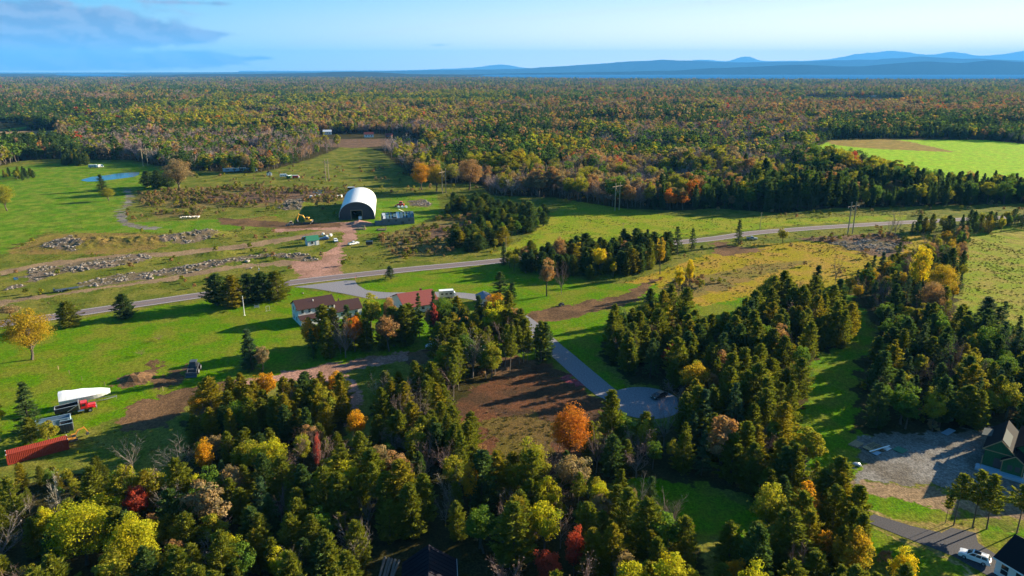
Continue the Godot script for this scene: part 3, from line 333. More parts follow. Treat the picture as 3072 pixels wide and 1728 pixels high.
func part(parent: Node3D, called: String, geo: Geo, m: Material) -> MeshInstance3D:
	var o := MeshInstance3D.new()
	o.name = called
	o.mesh = geo.mesh(m)
	parent.add_child(o, true)
	return o

func lone(called: String, geo: Geo, m: Material, label: String, category: String, at := Vector3.ZERO, turn := 0.0, group := "") -> MeshInstance3D:
	var o := MeshInstance3D.new()
	o.name = numbered(called)
	o.mesh = geo.mesh(m)
	add_child(o)
	o.position = at
	o.rotation.y = deg_to_rad(turn)
	tag(o, label, category, group)
	return o

func setting(called: String, geo: Geo, m: Material, kind := "structure") -> MeshInstance3D:
	var o := MeshInstance3D.new()
	o.name = numbered(called)
	o.mesh = geo.mesh(m)
	add_child(o)
	o.set_meta("kind", kind)
	return o

func lin(r: float, g: float, b: float) -> Color:
	return Color(r, g, b).linear_to_srgb()

func mat(called: String, c: Color, rough := 0.9, metal := 0.0) -> StandardMaterial3D:
	var m := StandardMaterial3D.new()
	m.resource_name = called
	m.albedo_color = c
	m.roughness = rough
	m.metallic = metal
	m.metallic_specular = 0.5 if rough < 0.6 else 0.25
	M[called] = m
	return m

func poly(a: Array) -> PackedVector2Array:
	var p := PackedVector2Array()
	for i in range(0, a.size(), 2):
		p.append(Vector2(a[i], a[i + 1]))
	return p

func grain(called: String, c: Color, low: float, freq: float, scale: float, rough := 0.9, bump := 0.0) -> StandardMaterial3D:
	var m := mat(called, c, rough)
	m.albedo_texture = grain_texture(freq, low)
	m.uv1_triplanar = true
	m.uv1_world_triplanar = true
	m.uv1_scale = Vector3.ONE * scale
	if bump > 0.0:
		m.heightmap_enabled = true
		m.heightmap_texture = m.albedo_texture
		m.heightmap_scale = bump
	return m

var grains := {}
func grain_texture(freq: float, low: float) -> ImageTexture:
	var key := "%.4f %.2f" % [freq, low]
	if grains.has(key):
		return grains[key]
	var n := FastNoiseLite.new()
	n.seed = 7
	n.noise_type = FastNoiseLite.TYPE_SIMPLEX
	n.frequency = freq
	n.fractal_octaves = 5
	n.fractal_gain = 0.6
	var im := n.get_seamless_image(512, 512)
	var d := im.get_data()
	var out := PackedByteArray()
	out.resize(512 * 512 * 3)
	for i in 512 * 512:
		var k := int(clampf((low + (1.0 - low) * clampf((d[i] / 255.0 - 0.5) * 1.5 + 0.5, 0.0, 1.0)) * 255.0, 0.0, 255.0))
		out[i * 3] = k
		out[i * 3 + 1] = k
		out[i * 3 + 2] = k
	var t := ImageTexture.create_from_image(Image.create_from_data(512, 512, false, Image.FORMAT_RGB8, out))
	grains[key] = t
	return t


func _ready() -> void:
	R.seed = 20
	view_and_light()
	materials()
	ground()
	print("ground ", Time.get_ticks_msec())
	roads()
	water_and_hills()
	print("hills ", Time.get_ticks_msec())
	tree_meshes()
	print("meshes ", Time.get_ticks_msec())
	near_trees()
	print("near ", Time.get_ticks_msec())
	forest()
	print("forest ", Time.get_ticks_msec())
	rubble_and_grass()
	houses()
	barn_yard()
	vehicles()
	poles()
	small_things()
	print("done ", Time.get_ticks_msec())


# ---------------------------------------------------------------- camera, sky, sun
func view_and_light() -> void:
	var cam := Camera3D.new()
	cam.name = "camera"
	cam.fov = FOV
	cam.near = 0.5
	cam.far = 120000.0
	cam.position = Vector3(0, EYE, 0)
	cam.rotation_degrees = Vector3(-PITCH, 0, 0)
	add_child(cam)
	cam.current = true

	var sun := DirectionalLight3D.new()
	sun.name = "sun"
	var a := deg_to_rad(SUN_AZIMUTH)
	var e := deg_to_rad(SUN_HEIGHT)
	var to_sun := Vector3(sin(a) * cos(e), sin(e), -cos(a) * cos(e))
	add_child(sun)
	sun.look_at_from_position(to_sun, Vector3.ZERO)
	sun.light_energy = 1.6
	sun.light_color = Color(1.0, 0.93, 0.80)
	sun.light_angular_distance = 0.5
	sun.shadow_enabled = true

	var env := Environment.new()
	env.background_mode = Environment.BG_SKY
	var sky := Sky.new()
	var pan := PanoramaSkyMaterial.new()
	pan.panorama = sky_picture(to_sun)
	sky.sky_material = pan
	env.sky = sky
	env.tonemap_mode = Environment.TONE_MAPPER_LINEAR
	env.tonemap_exposure = EXPOSURE
	env.fog_enabled = true
	env.fog_density = 0.000032
	env.fog_light_color = lin(0.10, 0.42, 1.0)
	env.sdfgi_enabled = true
	env.ssao_enabled = true
	env.ssil_enabled = true
	var w := WorldEnvironment.new()
	w.name = "environment"
	w.environment = env
	add_child(w)


# clear air, whiter towards the sun and the horizon, with a low bank of grey-violet cloud
func sky_color(d: Vector3, to_sun: Vector3) -> Vector3:
	var up := rad_to_deg(asin(clampf(d.y, -1.0, 1.0)))
	var off := rad_to_deg(acos(clampf(d.dot(to_sun), -1.0, 1.0)))
	var t := smoothstep(110.0, 26.0, off)
	var low := Vector3(0.44, 0.74, 0.84).lerp(Vector3(2.7, 2.15, 1.2), t)
	var mid := Vector3(0.0, 0.50, 0.86).lerp(Vector3(0.92, 1.14, 1.05), t)
	var zen := Vector3(0.04, 0.17, 0.48)
	var c := low.lerp(mid, smoothstep(0.0, 6.5, up))
	if up > 6.0:
		c = zen.lerp(c, exp(-(up - 6.0) / 20.0))
	c += Vector3(1.0, 0.93, 0.8) * 0.5 * exp(-off / 9.0)
	return c / EXPOSURE

func sky_picture(to_sun: Vector3) -> ImageTexture:
	var w := 512
	var h := 256
	var im := Image.create(w, h, false, Image.FORMAT_RGBF)
	for y in h:
		for x in w:
			var u := wrapf((x + 0.5) / w * TAU, -PI, PI)
			var e := PI / 2.0 - (y + 0.5) / h * PI
			var d := Vector3(sin(u) * cos(e), maxf(sin(e), 0.0), -cos(u) * cos(e))
			var c := sky_color(d, to_sun)
			im.set_pixel(x, y, Color(c.x, c.y, c.z))
	im.resize(4096, 2048, Image.INTERPOLATE_BILINEAR)
	var n := FastNoiseLite.new()
	n.seed = 3
	n.frequency = 0.42
	n.fractal_octaves = 6
	n.fractal_gain = 0.5
	n.domain_warp_enabled = true
	n.domain_warp_amplitude = 1.6
	n.domain_warp_frequency = 0.35
	# [azimuth, height, half width, half height, weight] in degrees
	var bank := [[-33.17, 3.21, 7.37, 1.22, 1], [-30.68, 2.64, 6.09, 0.83, 0.95], [-32.92, 2.2, 5.77, 0.83, 0.8], [-27.01, 2.53, 3.04, 0.77, 0.8], [-25.11, 2.24, 3.52, 0.48, 0.8], [-21.91, 2.51, 1.92, 0.29, 0.7], [-32.44, 1.24, 4.81, 0.83, 0.95], [-33.6, 0.7, 7.37, 0.7, 1], [-29.65, 0.52, 7.37, 0.45, 0.95], [-24.81, 0.7, 4.81, 0.38, 0.9], [-23.24, 1.03, 1.92, 0.38, 0.9], [-21.18, 0.86, 1.44, 0.26, 0.8], [-18.75, 0.9, 1.28, 0.16, 0.7], [-5.68, 1.89, 0.8, 0.13, 0.35], [-22.32, 4.5, 3.52, 0.13, 0.5], [13.24, 4.78, 1.92, 0.13, 0.3]]
	for y in range(930, 1025):
		for x in 4096:
			var u := wrapf((x + 0.5) / 4096.0 * TAU, -PI, PI)
			var e := PI / 2.0 - (y + 0.5) / 2048.0 * PI
			var d := Vector3(sin(u) * cos(e), maxf(sin(e), 0.0), -cos(u) * cos(e))
			var c := sky_color(d, to_sun)
			var az := rad_to_deg(u)
			var el := rad_to_deg(e)
			if az > -75.0 and az < 75.0:
				var k := 0.0
				for b in bank:
					var p: float = (az - b[0]) / b[2]
					var q: float = (el - b[1]) / b[3]
					var r := p * p + q * q
					if r < 4.0:
						k += b[4] * exp(-r * 1.3)
				if k > 0.02:
					var f := n.get_noise_2d(az * 0.7, el * 1.7)
					var g := n.get_noise_2d(az * 0.7 + 0.4, el * 1.7 + 0.5)
					var cover := smoothstep(0.22, 0.75, k * 1.45 + f * 0.65)
					var edge := clampf(0.5 + (f - g) * 2.0, 0.0, 1.0)
					var grey := Vector3(0.21, 0.29, 0.45).lerp(Vector3(0.50, 0.55, 0.66), edge * (1.0 - cover * 0.4)) / EXPOSURE
					c = c.lerp(grey, cover * 0.92)
				# a faint thin streak high on the bright side
				var line := el - (3.4 + (az - 12.0) * 0.085)
				if az > 10.0 and az < 60.0:
					c += Vector3(0.05, 0.03, 0.02) / EXPOSURE * exp(-line * line * 60.0) * smoothstep(10.0, 26.0, az)
			im.set_pixel(x, y, Color(c.x, c.y, c.z))
	return ImageTexture.create_from_image(im)


# ---------------------------------------------------------------- materials
func materials() -> void:
	mat("white", lin(0.75, 0.75, 0.75), 0.6)
	mat("cream", lin(0.6, 0.56, 0.48), 0.7)
	mat("siding", lin(0.62, 0.6, 0.58), 0.7)
	mat("glass", lin(0.02, 0.025, 0.035), 0.08)
	mat("rubber", lin(0.02, 0.02, 0.02), 0.85)
	mat("chrome", lin(0.5, 0.5, 0.52), 0.3, 1.0)
	mat("steel", lin(0.3, 0.31, 0.33), 0.5, 0.6)
	mat("dark_steel", lin(0.04, 0.045, 0.055), 0.5)
	mat("black_paint", lin(0.015, 0.016, 0.02), 0.3)
	mat("white_paint", lin(0.72, 0.74, 0.76), 0.25)
	mat("silver_paint", lin(0.35, 0.37, 0.4), 0.3, 0.4)
	mat("blue_paint", lin(0.05, 0.13, 0.28), 0.3)
	mat("red_paint", lin(0.55, 0.015, 0.02), 0.3)
	mat("yellow_paint", lin(0.75, 0.38, 0.02), 0.45)
	mat("ochre_paint", lin(0.4, 0.19, 0.03), 0.6)
	mat("tan_paint", lin(0.55, 0.42, 0.27), 0.6)
	mat("oxide", lin(0.30, 0.045, 0.024), 0.75)
	mat("underlay", lin(0.075, 0.085, 0.08), 0.9)
	mat("wrap", lin(0.82, 0.83, 0.84), 0.4)
	mat("blue_grey", lin(0.22, 0.33, 0.42), 0.5)
	mat("lamp_red", lin(0.4, 0.02, 0.02), 0.3)
	mat("lamp_clear", lin(0.7, 0.7, 0.68), 0.2)
	grain("wood_pole", lin(0.44, 0.35, 0.23), 0.7, 0.02, 0.6)
	grain("lumber", lin(0.50, 0.36, 0.20), 0.6, 0.03, 1.2)
	grain("old_boards", lin(0.13, 0.125, 0.135), 0.4, 0.03, 0.25)
	grain("block_wall", lin(0.26, 0.27, 0.29), 0.5, 0.02, 0.3)
	grain("shingle_brown", lin(0.085, 0.045, 0.045), 0.6, 0.04, 0.5)
	grain("shingle_red", lin(0.30, 0.085, 0.075), 0.7, 0.04, 0.4)
	grain("shingle_black", lin(0.016, 0.015, 0.018), 0.6, 0.04, 0.5)
	grain("metal_roof_dark", lin(0.014, 0.012, 0.022), 0.7, 0.03, 0.4, 0.75)
	grain("metal_roof_green", lin(0.03, 0.22, 0.12), 0.7, 0.02, 0.3, 0.5)
	grain("metal_roof_teal", lin(0.20, 0.36, 0.42), 0.5, 0.02, 0.2, 0.5)
	grain("blue_roof", lin(0.05, 0.075, 0.16), 0.7, 0.03, 0.4, 0.5)
	grain("sheathing", lin(0.035, 0.14, 0.06), 0.7, 0.02, 0.3)
	grain("membrane", lin(0.72, 0.74, 0.76), 0.85, 0.02, 0.12, 0.45)
	grain("soil", lin(0.24, 0.145, 0.08), 0.5, 0.02, 0.3, 0.95, 6.0)
	grain("bark", lin(0.19, 0.155, 0.12), 0.5, 0.03, 0.5)
	grain("bark_pale", lin(0.27, 0.235, 0.20), 0.6, 0.03, 0.5)
	grain("asphalt", lin(0.19, 0.155, 0.165), 0.78, 0.03, 0.12, 0.9, 0.8)
	grain("asphalt_lane", lin(0.23, 0.225, 0.25), 0.8, 0.03, 0.1, 0.9, 0.8)
	grain("asphalt_new", lin(0.07, 0.068, 0.078), 0.75, 0.03, 0.15, 0.85, 0.8)
	grain("road_white", lin(0.7, 0.68, 0.65), 0.75, 0.05, 0.3)
	grain("road_yellow", lin(0.42, 0.28, 0.10), 0.6, 0.05, 0.3)
	for k in TINTS:
		var c: Array = TINTS[k]
		var m := mat("leaf_" + k, lin(c[0], c[1], c[2]), 0.8)
		m.vertex_color_use_as_albedo = true
		m.metallic_specular = 0.15
		m.backlight_enabled = true
		m.backlight = Color(0.95, 0.95, 0.75)
	var any := mat("leaf_any", Color.WHITE, 0.8)
	any.vertex_color_use_as_albedo = true
	any.metallic_specular = 0.15
	any.backlight_enabled = true
	any.backlight = Color(0.95, 0.95, 0.75)
	var tw := mat("twig_any", Color.WHITE, 0.85)
	tw.vertex_color_use_as_albedo = true
	tw.metallic_specular = 0.15

const TINTS := {
	"olive": [0.165, 0.185, 0.022], "goldolive": [0.25, 0.215, 0.02], "dark": [0.075, 0.125, 0.035], "pine": [0.065, 0.12, 0.05],
	"green": [0.12, 0.20, 0.025], "ygreen": [0.29, 0.28, 0.025], "lime": [0.42, 0.40, 0.018], "yellow": [0.58, 0.44, 0.015], "gold": [0.42, 0.29, 0.022],
	"amber": [0.56, 0.28, 0.016], "orange": [0.54, 0.18, 0.02], "red": [0.46, 0.075, 0.04], "crimson": [0.42, 0.085, 0.075], "rust": [0.38, 0.22, 0.10], "brown": [0.32, 0.235, 0.12],
	"grey": [0.32, 0.28, 0.255], "mauve": [0.31, 0.225, 0.215], "white": [0.5, 0.46, 0.42],
}


# ---------------------------------------------------------------- ground
const LAKE := [-900, -12600, -250, -9000, 900, -7700, 3000, -7000, 6000, -6850, 15000, -6850, 19000, -9300, 19000, -18500, 6000, -18500, -400, -18500]
# every class: two sRGB tones that patches run between
const CLASSES := {
	"meadow": [0x5d6a22, 0x7d7a34], "forest": [0x4a4226, 0x3a3a1c], "pasture": [0x567e12, 0x76852a], "weeds": [0x74703a, 0x836f44], "mauve": [0x7c6350, 0x6e5a48],
	"dry": [0x8b7340, 0x7d7532], "field": [0x768c1a, 0x8e8e2c], "gold": [0x94881c, 0xa48638], "dirt": [0x7c6046, 0x604c38], "lawn": [0x588008, 0x747c24], 
	"rightfield": [0x7d8e1e, 0x948a3c], "bright": [0x86b416, 0x98b424], "tan": [0x9a8242, 0x86783a], "tanfield": [0xa88a62, 0x967a58], "track": [0x9a8264, 0x84705a],
	"reddirt": [0xb08878, 0x967464], "lot": [0x6e4a34, 0x524030], "lotgrass": [0x685c2c, 0x6e5a34], "gravel": [0x8a8680, 0x736c62], "straw": [0xb09a6c, 0x8f7f48], "redgravel": [0xa25058, 0x8e4a50], "rubble": [0x7c6c5c, 0x6a6044],
}

func height(x: float, z: float) -> float:
	var y := 0.0
	for m in MOUNDS:
		var dx: float = x - m[0]
		var dz: float = z - m[1]
		if absf(dx) < 60.0 and absf(dz) < 60.0:
			var c: float = m[6]
			var s: float = m[7]
			var a: float = (dx * c - dz * s) / m[2]
			var b: float = (dx * s + dz * c) / m[3]
			var r := a * a + b * b
			if r < 5.0:
				var f := exp(-r * 1.6)
				y += m[5] * f * (1.0 + 0.35 * noise_a.get_noise_2d(x * 9.0, z * 9.0))
	return y

func paint(map: PackedByteArray, w: int, h: int, x0: float, z0: float, px: float, p: PackedVector2Array, value: int) -> void:
	var lo := INF
	var hi := -INF
	for q in p:
		lo = minf(lo, q.y)
		hi = maxf(hi, q.y)
	var r0 := maxi(0, int((lo - z0) / px))
	var r1 := mini(h - 1, int((hi - z0) / px) + 1)
	for row in range(r0, r1 + 1):
		var z := z0 + (row + 0.5) * px
		var hits: Array[float] = []
		for i in p.size():
			var a := p[i]
			var b := p[(i + 1) % p.size()]
			if (a.y > z) != (b.y > z):
				hits.append(a.x + (z - a.y) / (b.y - a.y) * (b.x - a.x))
		hits.sort()
		for k in range(0, hits.size() - 1, 2):
			var c0 := clampi(int((hits[k] - x0) / px), 0, w)
			var c1 := clampi(int((hits[k + 1] - x0) / px), 0, w)
			for col in range(c0, c1):
				map[row * w + col] = value

func noise_bytes(w: int, h: int, freq: float, seed_: int, oct := 4, gain := 0.5) -> PackedByteArray:
	var n := FastNoiseLite.new()
	n.seed = seed_
	n.noise_type = FastNoiseLite.TYPE_SIMPLEX
	n.frequency = freq
	n.fractal_octaves = oct
	n.fractal_gain = gain
	return n.get_image(w, h, false, false, false).get_data()

func ground_texture(w: int, h: int, x0: float, z0: float, px: float, jitter: float) -> ImageTexture:
	var names := CLASSES.keys()
	var map := PackedByteArray()
	map.resize(w * h)
	map.fill(0)
	for g in GROUND:
		paint(map, w, h, x0, z0, px, poly(g[1]), names.find(g[0]))
	var wobble := noise_bytes(w, h, 0.05 * px / 0.4, 1, 4, 0.6)
	var wobble2 := noise_bytes(w, h, 0.05 * px / 0.4, 2, 4, 0.6)
	var patch := noise_bytes(w, h, 0.022 * px / 0.4, 3, 5, 0.6)
	var fine := noise_bytes(w, h, 0.22, 4, 3, 0.7)
	var lut := PackedInt32Array()
	for k in names:
		var a := Color.hex((int(CLASSES[k][0]) << 8) | 255)
		var b := Color.hex((int(CLASSES[k][1]) << 8) | 255)
		lut.append_array([a.r8, a.g8, a.b8, b.r8 - a.r8, b.g8 - a.g8, b.b8 - a.b8])
	var out := PackedByteArray()
	out.resize(w * h * 3)
	var j := jitter / px / 128.0
	for y in h:
		for x in w:
			var i := y * w + x
			var sx := clampi(x + int((wobble[i] - 128) * j), 0, w - 1)
			var sy := clampi(y + int((wobble2[i] - 128) * j), 0, h - 1)
			var k := map[sy * w + sx] * 6
			var t := clampf((patch[i] - 80) / 96.0, 0.0, 1.0)
			var f := 0.80 + fine[i] * 0.0016
			out[i * 3] = int((lut[k] + lut[k + 3] * t) * f)
			out[i * 3 + 1] = int((lut[k + 1] + lut[k + 4] * t) * f)
			out[i * 3 + 2] = int((lut[k + 2] + lut[k + 5] * t) * f)
	return ImageTexture.create_from_image(Image.create_from_data(w, h, false, Image.FORMAT_RGB8, out))

func ground_material(called: String, t: Texture2D) -> StandardMaterial3D:
	var m := mat(called, Color.WHITE, 0.95)
	m.metallic_specular = 0.1
	m.albedo_texture = grain_texture(0.03, 0.72)
	m.uv1_triplanar = true
	m.uv1_world_triplanar = true
	m.uv1_scale = Vector3.ONE * 0.09
	m.heightmap_enabled = true
	m.heightmap_texture = m.albedo_texture
	m.heightmap_scale = 12.0
	m.detail_enabled = true
	m.detail_blend_mode = BaseMaterial3D.BLEND_MODE_MUL
	m.detail_uv_layer = BaseMaterial3D.DETAIL_UV_2
	m.detail_albedo = t
	return m

func ground() -> void:
	noise_a.seed = 11
	noise_a.frequency = 0.02
	for m in MOUNDS:
		var a := deg_to_rad(m[4])
		m.append(cos(a))
		m.append(sin(a))
	var near := ground_material("ground_near", ground_texture(1280, 1280, -240.0, -555.0, 0.375, 3.2))
	var wide := ground_material("ground_wide", ground_texture(1024, 836, -768.0, -1300.0, 1.5, 7.0))
	wide.uv1_scale = Vector3.ONE * 0.05
	var far := grain("ground_far", lin(0.07, 0.075, 0.028), 0.4, 0.02, 0.004)
	far.specular_mode = BaseMaterial3D.SPECULAR_DISABLED
	var mesh := ArrayMesh.new()
	var arr := []
	arr.resize(Mesh.ARRAY_MAX)
	var v := PackedVector3Array()
	var uv := PackedVector2Array()
	var ix := PackedInt32Array()
	var n := 240
	for i in n + 1:
		for j in n + 1:
			var x := -240.0 + 480.0 * j / n
			var z := -555.0 + 480.0 * i / n
			var y := 0.0 if i == 0 or j == 0 or i == n or j == n else height(x, z)
			v.append(Vector3(x, y, z))
			uv.append(Vector2(float(j) / n, float(i) / n))
	for i in n:
		for j in n:
			var a := i * (n + 1) + j
			ix.append_array([a, a + 1, a + n + 2, a, a + n + 2, a + n + 1])
	arr[Mesh.ARRAY_VERTEX] = v
	arr[Mesh.ARRAY_TEX_UV] = uv
	arr[Mesh.ARRAY_TEX_UV2] = uv
	arr[Mesh.ARRAY_INDEX] = ix
	mesh.add_surface_from_arrays(Mesh.PRIMITIVE_TRIANGLES, arr)
	mesh.surface_set_material(0, near)
	for part_ in [[[-768.0, -240.0, -1300.0, -46.0], [240.0, 768.0, -1300.0, -46.0], [-240.0, 240.0, -1300.0, -555.0], [-240.0, 240.0, -75.0, -46.0]], [[-38000.0, -768.0, -52000.0, 3000.0], [768.0, 38000.0, -52000.0, 3000.0], [-768.0, 768.0, -52000.0, -1300.0], [-768.0, 768.0, -46.0, 3000.0]]]:
		arr = []
		arr.resize(Mesh.ARRAY_MAX)
		v = PackedVector3Array()
		uv = PackedVector2Array()
		ix = PackedInt32Array()
		for r in part_:
			var a := v.size()
			for q in [[0, 2], [1, 2], [1, 3], [0, 3]]:
				v.append(Vector3(r[q[0]], 0.0, r[q[1]]))
				uv.append(Vector2((r[q[0]] + 768.0) / 1536.0, (r[q[1]] + 1300.0) / 1254.0))
			ix.append_array([a, a + 1, a + 2, a, a + 2, a + 3])
		arr[Mesh.ARRAY_VERTEX] = v
		arr[Mesh.ARRAY_TEX_UV] = uv
		arr[Mesh.ARRAY_TEX_UV2] = uv
		arr[Mesh.ARRAY_INDEX] = ix
		mesh.add_surface_from_arrays(Mesh.PRIMITIVE_TRIANGLES, arr)
		mesh.surface_set_material(mesh.get_surface_count() - 1, wide if mesh.get_surface_count() == 2 else far)
	var o := MeshInstance3D.new()
	o.name = "ground"
	o.mesh = mesh
	add_child(o)
	o.set_meta("kind", "structure")


# ---------------------------------------------------------------- roads
func smooth_line(p: PackedVector2Array, step := 4.0) -> PackedVector2Array:
	var out := PackedVector2Array()
	for i in p.size() - 1:
		var a := p[maxi(i - 1, 0)]
		var b := p[i]
		var c := p[i + 1]
		var d := p[mini(i + 2, p.size() - 1)]
		var n := maxi(1, int(b.distance_to(c) / step))
		for k in n:
			out.append(b.cubic_interpolate(c, a, d, float(k) / n))
	out.append(p[p.size() - 1])
	return out

func strip(p: PackedVector2Array, off0: float, off1: float, y: float, gap := 0.0) -> Geo:
	var g := Geo.new()
	var run := 0.0
	for i in p.size() - 1:
		var n0 := (p[mini(i + 1, p.size() - 1)] - p[maxi(i - 1, 0)]).normalized().orthogonal()
		var n1 := (p[mini(i + 2, p.size() - 1)] - p[i]).normalized().orthogonal()
		run += p[i].distance_to(p[i + 1])
		if gap > 0.0 and fmod(run, gap * 2.0) > gap:
			continue
		var a := p[i] + n0 * off0
		var b := p[i] + n0 * off1
		var c := p[i + 1] + n1 * off1
		var d := p[i + 1] + n1 * off0
		g.quad(Vector3(a.x, y, a.y), Vector3(b.x, y, b.y), Vector3(c.x, y, c.y), Vector3(d.x, y, d.y))
	return g

func sheet(p: PackedVector2Array, y: float) -> Geo:
	var g := Geo.new()
	var t := Geometry2D.triangulate_polygon(p)
	for i in range(0, t.size(), 3):
		g.tri(Vector3(p[t[i]].x, y, p[t[i]].y), Vector3(p[t[i + 1]].x, y, p[t[i + 1]].y), Vector3(p[t[i + 2]].x, y, p[t[i + 2]].y))
	return g

func roads() -> void:
	var line := smooth_line(poly(MAIN_ROAD))
	var road := setting("main_road", strip(line, -4.1, 4.1, 0.10), M.asphalt)
	part(road, "edge_line", strip(line, -3.6, -3.3, 0.107), M.road_white)
	part(road, "edge_line", strip(line, 3.3, 3.6, 0.107), M.road_white)
	part(road, "centre_line", strip(line, -0.19, -0.07, 0.107), M.road_yellow)
	part(road, "centre_line", strip(line, 0.07, 0.19, 0.107), M.road_yellow)
	var lane := smooth_line(poly(LANE), 3.0)
	var g := strip(lane, -3.4, 3.4, 0.06)
	var cul := setting("paved_lane", g, M.asphalt_lane)
	var m := Geo.new()
	var c := Vector3(CUL[0], 0.053, CUL[1])
	for i in 40:
		var a := TAU * i / 40
		var b := TAU * (i + 1) / 40
		m.tri(c, c + Vector3(cos(a), 0, sin(a)) * 9.5, c + Vector3(cos(b), 0, sin(b)) * 9.5)
	part(cul, "turning_circle", m, M.asphalt_lane)
	part(cul, "junction", sheet(poly(MOUTH), 0.067), M.asphalt_lane)
	setting("driveway", sheet(poly(DRIVE), 0.05), M.asphalt_new)


# ---------------------------------------------------------------- lake, hills
func water_and_hills() -> void:
	var water := mat("water", lin(0.02, 0.05, 0.08), 0.12)
	water.metallic_specular = 0.6
	for p in PONDS:
		setting("pond", sheet(poly(p), 0.06), water)
	var lake_m := mat("lake_water", lin(0.02, 0.11, 0.26), 0.9)
	lake_m.specular_mode = BaseMaterial3D.SPECULAR_DISABLED
	# the wide lake: from the wooded shore to the far hills
	setting("lake", sheet(poly(LAKE), 1.2), lake_m)
	setting("lake", sheet(poly([-7100, -12200, -6500, -11900, -6300, -12400, -9200, -17500, -12000, -22000, -13400, -22000, -11200, -18000]), 1.2), lake_m)
	for h in RIDGES:
		ridge(h)

func ridge(r: Dictionary) -> void:
	var n := FastNoiseLite.new()
	n.seed = int(r.d)
	n.frequency = 0.0009
	n.fractal_octaves = 5
	var g := Geo.new()
	var pts: Array = r.p
	var rows := [[-0.07, 0.0], [-0.05, 0.22], [-0.03, 0.55], [-0.012, 0.88], [0.0, 1.0], [0.03, 0.7], [0.07, 0.0]]
	var cols := 220
	var grid := []
	for i in cols + 1:
		var f := float(i) / cols
		var az: float = lerpf(pts[0][0], pts[pts.size() - 1][0], f)
		var k := 0
		while k < pts.size() - 2 and pts[k + 1][0] < az:
			k += 1
		var t: float = clampf((az - pts[k][0]) / (pts[k + 1][0] - pts[k][0]), 0.0, 1.0)
		var a0: float = pts[maxi(k - 1, 0)][1]
		var b0: float = pts[mini(k + 2, pts.size() - 1)][1]
		var top: float = cubic_interpolate(pts[k][1], pts[k + 1][1], a0, b0, t)
		var ends := smoothstep(0.0, 0.03, f) * smoothstep(1.0, 0.97, f) if r.ends else 1.0
		var col := []
		for w in rows:
			var d: float = r.d * (1.0 + w[0])
			var x: float = d * tan(deg_to_rad(az))
			var y: float = maxf(top, 4.0) * w[1] * ends
			y += n.get_noise_2d(x, d) * 0.16 * top * w[1] * (0.35 if w[0] == 0.0 else 1.0)
			col.append(Vector3(x, y - 2.0, -d))
		grid.append(col)
	for i in cols:
		for k in rows.size() - 1:
			g.quad(grid[i][k], grid[i + 1][k], grid[i + 1][k + 1], grid[i][k + 1])
	setting("hills", g, M.ground_far if r.near else hill_material())

func hill_material() -> StandardMaterial3D:
	if not M.has("hill"):
		grain("hill", lin(0.015, 0.03, 0.022), 0.5, 0.02, 0.0012)
	M.hill.specular_mode = BaseMaterial3D.SPECULAR_DISABLED
	return M.hill


# ---------------------------------------------------------------- trees
var crowns := {}   # kind -> [crown Geo, trunk Geo] variants, all one metre scale units in height 1..
var low := {}

func ball_dir() -> Vector3:
	var y := R.randf_range(-1.0, 1.0)
	var a := R.randf() * TAU
	var r := sqrt(1.0 - y * y)
	return Vector3(r * cos(a), y, r * sin(a))

func shade(k: float, warm := 0.0) -> Color:
	return Color(k * (1.0 + warm), k, k * (1.0 - warm))

# all proto trees are 10 m tall; spread is scaled apart
func broadleaf(clumps: int, per: int, size: float, wide: float, base: float, gaps: float) -> Array:
	var g := Geo.new()
	var t := Geo.new()
	var mid := Vector3(0, (base + 1.0) * 5.0, 0)
	var rad := Vector3(wide, (1.0 - base) * 5.0, wide)
	var lean := Vector3(R.randf_range(-0.3, 0.3), 0, R.randf_range(-0.3, 0.3))
	t.tube(Vector3(0, -0.3, 0), Vector3(0, base * 10.0, 0) + lean, 0.22, 0.16, 6, false)
	t.tube(Vector3(0, base * 10.0, 0) + lean, mid + lean, 0.16, 0.07, 5, false)
	var bias := R.randf() * TAU
	for i in clumps:
		var d := ball_dir()
		d.y = d.y * 0.85 + 0.1
		var reach := R.randf_range(0.45, 0.86) * (1.0 + gaps * sin(2.0 * atan2(d.z, d.x) + bias) * 0.5)
		if d.y > 0.0:
			reach *= 1.0 - 0.25 * Vector2(d.x, d.z).length() * R.randf()
		var p := mid + lean + d * rad * reach
		var cr := wide * R.randf_range(0.24, 0.40)
		var tone := R.randf_range(0.66, 1.16)
		var warm := R.randf_range(-0.2, 0.2)
		if i % 3 == 0:
			t.tube(Vector3(0, (base + 0.04 + 0.25 * R.randf()) * 10.0, 0) + lean, p, 0.07, 0.02, 3, false)
		for k in per:
			var q := ball_dir()
			q = (q + d * 0.35 + Vector3.UP * 0.15).normalized()
			var at := p + q * cr * pow(R.randf(), 0.4) * Vector3(1, 0.8, 1)
			var n := (q + ball_dir() * 0.8).normalized()
			var along := n.cross(ball_dir()).normalized()
			g.tint = shade(tone * R.randf_range(0.75, 1.2), warm + R.randf_range(-0.06, 0.06))
			g.leaf(at, along, n.cross(along), size * R.randf_range(0.7, 1.3), size * R.randf_range(0.5, 0.9))
	return [g, t, wide]

